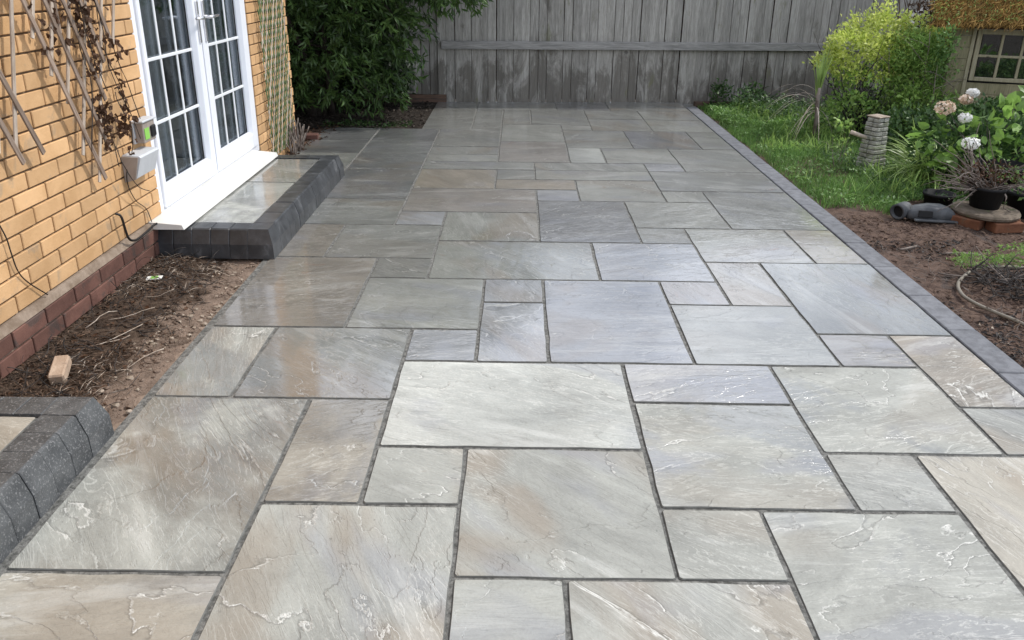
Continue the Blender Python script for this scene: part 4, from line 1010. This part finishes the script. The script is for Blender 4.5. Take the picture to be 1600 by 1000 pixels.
link('pot', pd('pot', [(x*1.5, y*1.5, z*1.9) for x, y, z in V], [(l*seg+k, l*seg+(k+1) % seg, (l+1)*seg+(k+1) % seg, (l+1)*seg+k) for l in range(7) for k in range(seg)], True), M['pot'], pb)
pc = empty('black_pot', (3.04, 5.42, -.09), label='dark pot half hidden between the grey fitting and the round slab', cat='plant pot')
link('pot', pd('pot', [(x*.9, y*.9, z*1.0) for x, y, z in V], [(l*seg+k, l*seg+(k+1) % seg, (l+1)*seg+(k+1) % seg, (l+1)*seg+k) for l in range(7) for k in range(seg)], True), M['pot'], pc)

# hose and tangled twig heap with conifer sprays
def spline(pts, n=8):
    out = []; P = [Vector(p) for p in pts]; P = [2*P[0]-P[1]]+P+[2*P[-1]-P[-2]]
    for i in range(1, len(P)-2):
        for k in range(n):
            t = k/n; a, b, c, d = P[i-1], P[i], P[i+1], P[i+2]
            out.append(.5*((2*b)+(-a+c)*t+(2*a-5*b+4*c-d)*t*t+(-a+3*b-3*c+d)*t**3))
    out.append(P[-2]); return out
hz = -.012
o = link('garden_hose', tubes('garden_hose', [(spline([(3.0, 3.86, .02), (2.81, 4.0, .02), (2.68, 4.03, .015), (2.54, 4.01, .01), (2.43, 3.936, hz), (2.342, 3.82, hz), (2.299, 3.70, hz), (2.298, 3.62, hz), (2.318, 3.54, hz), (2.352, 3.46, hz), (2.385, 3.39, hz), (2.42, 3.28, hz), (2.48, 3.1, hz)]), .0095)], 8), M['hose'])
tag(o, 'thin grey brown garden hose curving over the soil at the right', 'hose')
th = empty('twig_heap', (2.72, 3.82, -.03), label='tangled heap of dark dead twigs inside the bend of the hose', cat='twig heap')
ps = []
for k in range(340):
    a = rnd.uniform(0, 6.28); x, y = rnd.uniform(-.30, .6), rnd.uniform(-.2, .16)
    ps.append((wander((x, y, rnd.uniform(.0, .07)), (math.cos(a), math.sin(a)*.6, rnd.uniform(-.05, .2)), rnd.uniform(.07, .2), 6, .3), [.0035, .0032, .003, .0027, .0023, .002, .0015]))
link('twig', tubes('twig', ps, 5), M['darktwig'], th)
for k in range(14): link('pale_twig', tubes('pale_twig', [(wander((rnd.uniform(-.2, .3), rnd.uniform(-.2, .1), .05), (rnd.uniform(-1, 1), rnd.uniform(-1, 1), .3), rnd.uniform(.1, .25), 4, .1), .003)], 5), M['twig'], th)
cf = empty('conifer_spray', (2.74, 3.98, .02), label='low bright green conifer sprays lying over the twig heap', cat='plant')
P = []; D = []
for k in range(150):
    x = rnd.uniform(-.30, .5); y = rnd.uniform(-.02, .18); z = rnd.uniform(.0, .07)+.03*math.sin(x*9)
    a = rnd.uniform(0, 6.28); ax = np.array([math.cos(a), math.sin(a)*.6, .25])
    for j in range(14):
        t = j/14*.09; P.append(np.array([x, y, z])+ax*t); D.append(ax*.7+rng.normal(0, .6, 3))
o = link('foliage', leaf_cloud('foliage', np.array(P), np.array(D), rng.uniform(.012, .03, len(P)), rng.uniform(.0015, .004, len(P))), m_leaf('conifer_green', (.10, .21, .04), (.26, .38, .10), .5, .3), cf); o['kind'] = 'stuff'

# fallen sticks on the right soil
for (x, y, a, L, r_, lb) in ((2.52, 4.33, .05, .26, .006, 'longer brown stick lying across the right soil'), (2.34, 4.02, -.75, .22, .005, 'thin dark stick pointing at the edging'), (2.30, 4.40, .2, .12, .007, 'short brown stick beside the edging')):
    o = link('stick', tubes('stick', [(wander((0, 0, 0), (math.cos(a), math.sin(a), .03), L, 5, .06), r_)], 6), M['twig'], None, (x, y, -.022)); tag(o, lb, 'stick')

# ------------------------------------------------------------------ things on the left bed
for i, (x, y, z, a, b, lb, mt) in enumerate(((-1.79, 2.70, .035, .35, .30, 'pale broken brick end tilted in the soil bed behind the near step', 'palebrick'), (-1.735, 2.44, .0, 1.5, .05, 'pale half brick lying against the back of the near step', 'palebrick'))):
    o = link('loose_brick', box_me('loose_brick', .058, .12, .05, .006), M[mt], None, (x, y, z), (b, 0, a if i else .25)); tag(o, lb, 'brick')
o = link('loose_brick', box_me('loose_brick', .11, .10, .05, .006), M['redbrick'], None, (-1.925, 7.23, .02), (0, .03, .15)); tag(o, 'red brick piece lying at the far house corner on the patio edge', 'brick')
o = link('plant_label', box_me('plant_label', .075, .035, .004), M['white'], None, (-1.84, 3.66, .035), (.1, -.05, .1)); tag(o, 'small white plastic label with green print on the soil bed', 'label')
link('print', box_me('print', .035, .028, .001), M['label'], o, (0, 0, .003))
stw = [((-1.60, 2.74), 1.0, .17), ((-1.58, 2.72), .35, .2), ((-1.75, 3.0), .9, .18), ((-1.8, 3.45), -.3, .16), ((-1.7, 3.85), .2, .2), ((-1.66, 3.93), -.1, .18), ((-1.85, 3.2), .6, .2), ((-1.9, 3.1), 1.1, .2), ((-1.78, 2.95), .5, .14)]
sd = ['pale straw stalk', 'longest pale straw stalk', 'brown stalk', 'thin bent stalk', 'pale stalk', 'bent pale stalk', 'brown stalk', 'dry stalk', 'short dry stalk']
pls = ['nearest the patio edge', 'crossing the nearest one', 'in the middle of the left bed', 'below the yellow bricks', 'at the foot of the long step', 'nearest the corner of the long step', 'beside the red plinth', 'against the red plinth', 'among brown leaves']
for (p, a, L), s1, s2 in zip(stw, sd, pls):
    z = float(zl(np.array([p[0]]), np.array([p[1]]))[0])
    o = link('stalk', tubes('stalk', [(wander((0, 0, 0), (math.cos(a), math.sin(a), .05), L, 7, .12), .0022)], 5), M['slatpale'], None, (p[0], p[1], z+.012)); tag(o, s1+' on the soil '+s2, 'stalk', 'dry stalks on the left bed')
for i in range(34):
    x = rnd.uniform(-1.62, -1.41); y = rnd.uniform(2.4, 3.9); z = float(zl(np.array([x]), np.array([y]))[0])
    if i == 0: rb = []
    me = ico(rnd.uniform(.008, .018), i, (1, .8, .6))
    V = [(v.co.x+x, v.co.y+y, v.co.z+z+.002) for v in me.vertices]; rb.append((V, [tuple(p.vertices) for p in me.polygons]))
V = []; Fc = []
for a, f in rb:
    b = len(V); V += a; Fc += [tuple(b+i for i in q) for q in f]
o = link('rubble', pd('rubble', V, Fc), M['palechip']); tag(o, 'pale rubble crumbs strewn along the patio edge of the left bed', kind='stuff')

rootp = []
for k in range(230):
    x = rnd.uniform(-1.97, -1.50); y = rnd.uniform(2.35, 4.0); a = rnd.uniform(0, 6.28); z = float(zl(np.array([x]), np.array([y]))[0])
    rootp.append((wander((x, y, z+rnd.uniform(0, .015)), (math.cos(a), math.sin(a), .1), rnd.uniform(.05, .2), 6, .3), rnd.uniform(.0008, .0022)))
o = link('root_tangle', tubes('root_tangle', rootp, 4), M['darktwig']); tag(o, 'dark tangle of fine roots and stems over the left soil bed', kind='stuff')
rootp = []
for k in range(150):
    x = rnd.uniform(2.17, 2.75); y = rnd.uniform(2.7, 4.6); a = rnd.uniform(0, 6.28); z = float(zr(np.array([x]), np.array([y]))[0])
    rootp.append((wander((x, y, z+rnd.uniform(0, .012)), (math.cos(a), math.sin(a), .1), rnd.uniform(.04, .16), 6, .3), rnd.uniform(.0008, .002)))
o = link('root_tangle', tubes('root_tangle', rootp, 4), M['twig']); tag(o, 'fine roots and broken stems over the right soil beside the edging', kind='stuff')
clod = []
def clods(n, x0, x1, y0, y1, zf, r0, r1):
    V = []; Fc = []
    for i in range(n):
        x = rnd.uniform(x0, x1); y = rnd.uniform(y0, y1); z = float(zf(np.array([x]), np.array([y]))[0]); q = r0+(r1-r0)*rnd.random()**3
        me = ICO[i % 6]; b = len(V); a = rnd.uniform(0, 6.28); c_, s_ = math.cos(a), math.sin(a)
        for v in me[0]: V.append((x+q*(v[0]*c_-v[1]*s_), y+q*(v[0]*s_+v[1]*c_), z+q*v[2]*.7+q*.1))
        Fc += [tuple(b+i2 for i2 in f) for f in me[1]]
    return V, Fc
ICO = []
for i in range(6):
    me = ico(1, 50+i, (1, .85, .7), .25); ICO.append(([tuple(v.co) for v in me.vertices], [tuple(p.vertices) for p in me.polygons]))
o = link('soil_clods', pd('soil_clods', *clods(1500, -1.98, -1.43, 2.33, 4.02, zl, .003, .018)), M['bedsoil']); tag(o, 'crumbly clods on the left soil bed', kind='stuff')
o = link('soil_clods', pd('soil_clods', *clods(2200, 2.15, 3.6, 2.3, 5.1, zr, .003, .02)), M['soil2']); tag(o, 'crumbly clods on the right soil bed', kind='stuff')
# ------------------------------------------------------------------ wooden trellis with dead vine
tr = empty('wooden_trellis', (-1.958, 3.2, .9), label='broken grey wooden lattice trellis on the yellow brick wall', cat='trellis')
to = Vector((-1.958, 3.2, .9))
def slat(y0, z0, y1, z1, x, mat, w_=.013, t_=.006, nm='slat', par=None, o_=None):
    L = math.hypot(y1-y0, z1-z0)
    me = box_me(nm, t_, w_, L, .0015)
    link(nm, me, mat, par, Vector((x, (y0+y1)/2, (z0+z1)/2))-o_, (-math.atan2(y1-y0, z1-z0), rnd.uniform(-.006, .006), 0))
A = [(3.20, .575, .455), (3.342, .70, .455), (3.475, .93, .455), (3.61, 1.10, .42), (2.84, .80, .49), (2.70, .79, .49), (2.57, .85, .5), (3.74, 1.16, .42), (2.44, .85, .5)]
for y, ze, s in A: slat(y-(1.95-1.4)*s, 1.95, y+(1.4-ze)*s, ze, -1.951, M['slat'], .024, .008, par=tr, o_=to)
B = [(3.284, 1.25, .36), (3.419, 1.09, .36), (3.551, .96, .36), (3.685, .72, .36), (3.83, .57, .36), (3.14, .84, .3), (3.03, .86, .3), (2.9, .8, .3), (3.95, 1.15, .36)]
for y, ze, s in B: slat(y+.55*s, 1.95, y-(1.4-ze)*s, ze, -1.960, M['slatpale'], .019, .008, par=tr, o_=to)
link('wall_batten', box_me('wall_batten', .03, .02, 1.0, .003), M['slat'], tr, Vector((-1.981, 3.45, 1.75))-to)
vine = empty('dead_vine', (-1.95, 3.75, .9), label='dead climbing vine with crumpled brown leaves on the trellis and wall', cat='climber')
vo = Vector((-1.95, 3.75, .9)); ps = []
for (y, z, dy, L) in ((3.60, 1.45, .03, .5), (3.7, 1.5, .15, .75), (3.75, 1.4, .02, .8), (3.85, 1.2, .2, .55), (3.55, 1.3, .1, .6), (3.8, .95, .12, .35), (3.72, .7, .2, .4), (3.66, .95, .25, .4)):
    p = wander((-1.955, y, z), (0, dy, -1), L, 10, .13); ps.append(([Vector((min(-1.935, max(-1.975, q.x)), q.y, q.z))-vo for q in p], .0022))
link('stem', tubes('stem', ps, 5), M['darktwig'], vine)
def crumple():
    V = [(0, 0, 0), (-.45, .3, .35), (-.30, -.15, .85), (0, .2, 1.05), (.35, -.2, .8), (.5, .25, .3), (0, .35, .5)]
    V = [(x*rnd.uniform(.7, 1.2)*.75, y*rnd.uniform(.5, 1.5)*.7, z) for x, y, z in V]
    return pd('dead_leaf', V, [(0, 1, 6), (1, 2, 6), (2, 3, 6), (3, 4, 6), (4, 5, 6), (5, 0, 6)])
cm = [crumple() for _ in range(6)]
spots = []
for (y, z, n, sy, sz) in ((3.60, 1.36, 24, .09, .07), (3.66, 1.24, 20, .045, .06), (3.45, 1.33, 10, .12, .06), (3.62, 1.10, 16, .04, .035), (3.35, 1.22, 5, .1, .04), (3.79, 1.20, 5, .035, .03), (3.86, 1.12, 5, .03, .03), (3.84, .99, 7, .03, .04), (3.62, .93, 14, .035, .05), (3.70, .84, 16, .04, .05), (3.64, .78, 9, .03, .03), (3.83, .85, 9, .035, .05), (3.82, .78, 11, .05, .025), (3.86, .62, 5, .02, .06), (3.2, 1.3, 4, .15, .08), (3.93, 1.16, 3, .02, .02)):
    for _ in range(int(n*1.5)): spots.append((rnd.gauss(y, sy*.8), rnd.gauss(z, sz*.8)))
for i, (y, z) in enumerate(spots):
    o = link('dead_leaf', cm[i % 6], M['dead'], vine, Vector((-1.948+rnd.uniform(-.02, .02), y, z))-vo, (rnd.uniform(2.2, 4.0), rnd.uniform(-.6, .6), rnd.uniform(0, 6.28))); q = rnd.uniform(.02, .042); o.scale = (q, q, q)
for (y, z) in ((3.845, .915), (3.82, .85), (3.85, .835)):
    o = link('leaf', cm[1], M['gleaf'], vine, Vector((-1.935, y, z))-vo, (3, 0, 1)); o.scale = (.03,)*3; o['label'] = 'small green leaf'

# green expanding trellis at the far end of the wall
gt = empty('green_trellis', (-1.975, 6.5, .8), label='narrow diamond mesh trellis in green and grey at the far house corner', cat='trellis')
go = Vector((-1.975, 6.5, .8))
def clip_slat(y0, s, zlo, zhi, ylo, yhi):
    pts = []
    z = zlo; res = None
    za, zb = zlo, zhi
    if s > 0: za = max(za, (ylo-y0)/s); zb = min(zb, (yhi-y0)/s)
    else: za = max(za, (yhi-y0)/s); zb = min(zb, (ylo-y0)/s)
    return (za, zb) if zb-za > .06 else None
k = 0
y0 = 5.3
while y0 < 7.6:
    for s, xx in ((.42, -1.968), (-.42, -1.974)):
        q = clip_slat(y0, s, .07, 1.75, 6.14, 6.82)
        if q:
            slat(y0+s*q[0], q[0], y0+s*q[1], q[1], xx, M['green'] if (k+(s > 0)) % 5 < 3 else M['greytrellis'], .0125, .005, par=gt, o_=go)
        k += 1
    y0 += .050
# dead stalks at its foot
ft = empty('dead_stalks', (-1.93, 6.72, -.01), label='bundle of dead grey and brown stalks at the foot of the green trellis', cat='stalks')
link('stalk', tubes('stalk', [(wander((rnd.uniform(-.03, .03), rnd.uniform(-.18, .14), 0), (rnd.uniform(-.15, .1), rnd.uniform(-.3, .3), 1), rnd.uniform(.1, .3), 5, .1), .005) for k in range(36)], 5), M['twig'], ft)
chips('leaf_litter', 160, -1.99, -1.88, 5.95, 7.1, .0, (.02, .05), (.005, .012), M['dead'], kind='stuff', label='rusty dead leaves along the wall by the green trellis')

# ------------------------------------------------------------------ boxes and cables on the wall
bx = empty('utility_box', (-1.99, 4.0, .6), label='pale grey plastic box on the wall at the left of the door frame', cat='utility box')
bo = Vector((-1.99, 4.0, .6))
def bpoly(nm, y0, y1, prof, mat):
    V = [(x, y, z) for y in (y0, y1) for x, z in prof]; n = len(prof)
    me = fixn(pd(nm, V, [tuple(range(n)), tuple(range(2*n-1, n-1, -1))]+[(i, (i+1) % n, n+(i+1) % n, n+i) for i in range(n)]))
    return link(nm, me, mat, bx, -bo)
bpoly('cover', 3.846, 4.06, [(-1.998, .625), (-1.915, .620), (-1.905, .612), (-1.94, .505), (-1.96, .495), (-1.998, .495)], M['box'])
bpoly('side_plate', 3.836, 3.8455, [(-1.998, .620), (-1.915, .615), (-1.944, .50), (-1.998, .485)], M['boxbrown'])
bx2 = empty('junction_box', (-1.97, 4.05, .72), label='small open fronted box with green sticker just above the larger utility box', cat='junction box')
b2 = Vector((-1.97, 4.05, .72))
solid('lid', -1.998, -1.93, 3.975, 4.135, .763, .774, M['box'], bx2, .003).location -= b2
solid('back_plate', -1.998, -1.985, 3.98, 4.13, .652, .762, M['box'], bx2, .002).location -= b2
solid('front_face', -1.985, -1.94, 3.99, 4.125, .655, .7625, M['boxbrown'], bx2, .004).location -= b2
solid('sticker', -1.9395, -1.937, 4.0, 4.05, .672, .73, M['label'], bx2, 0).location -= b2
solid('black_cap', -1.9395, -1.93, 4.066, 4.12, .674, .735, M['gasket'], bx2, .006).location -= b2
cable = [(-1.99, 3.672, .372), (-1.97, 3.686, .352), (-1.968, 3.70, .281), (-1.966, 3.717, .225), (-1.962, 3.76, .200), (-1.962, 3.819, .196), (-1.962, 3.906, .201), (-1.962, 4.009, .207), (-1.955, 4.079, .187), (-1.93, 4.14, .172)]
o = link('black_cable', tubes('black_cable', [(spline(cable, 6), .0062)], 7), M['cable']); tag(o, 'thick black cable along the plinth top to the door sill', 'cable')
o = link('thin_wire', tubes('thin_wire', [(spline([(-1.995, 2.825, .62), (-1.985, 2.845, .533), (-1.985, 2.854, .465), (-1.988, 2.873, .383), (-1.99, 2.92, .314), (-1.985, 3.02, .215)], 6), .0028)], 5), M['cable']); tag(o, 'thin dark wire curving down the near yellow bricks', 'wire')
o = link('thin_wire', tubes('thin_wire', [(spline([(-1.97, 3.86, .62), (-1.985, 3.83, .50), (-1.99, 3.89, .38), (-1.99, 3.99, .30), (-1.985, 4.02, .215)], 6), .0024)], 5), M['cable']); tag(o, 'thin dark wire dropping from the grey box to the plinth', 'wire')
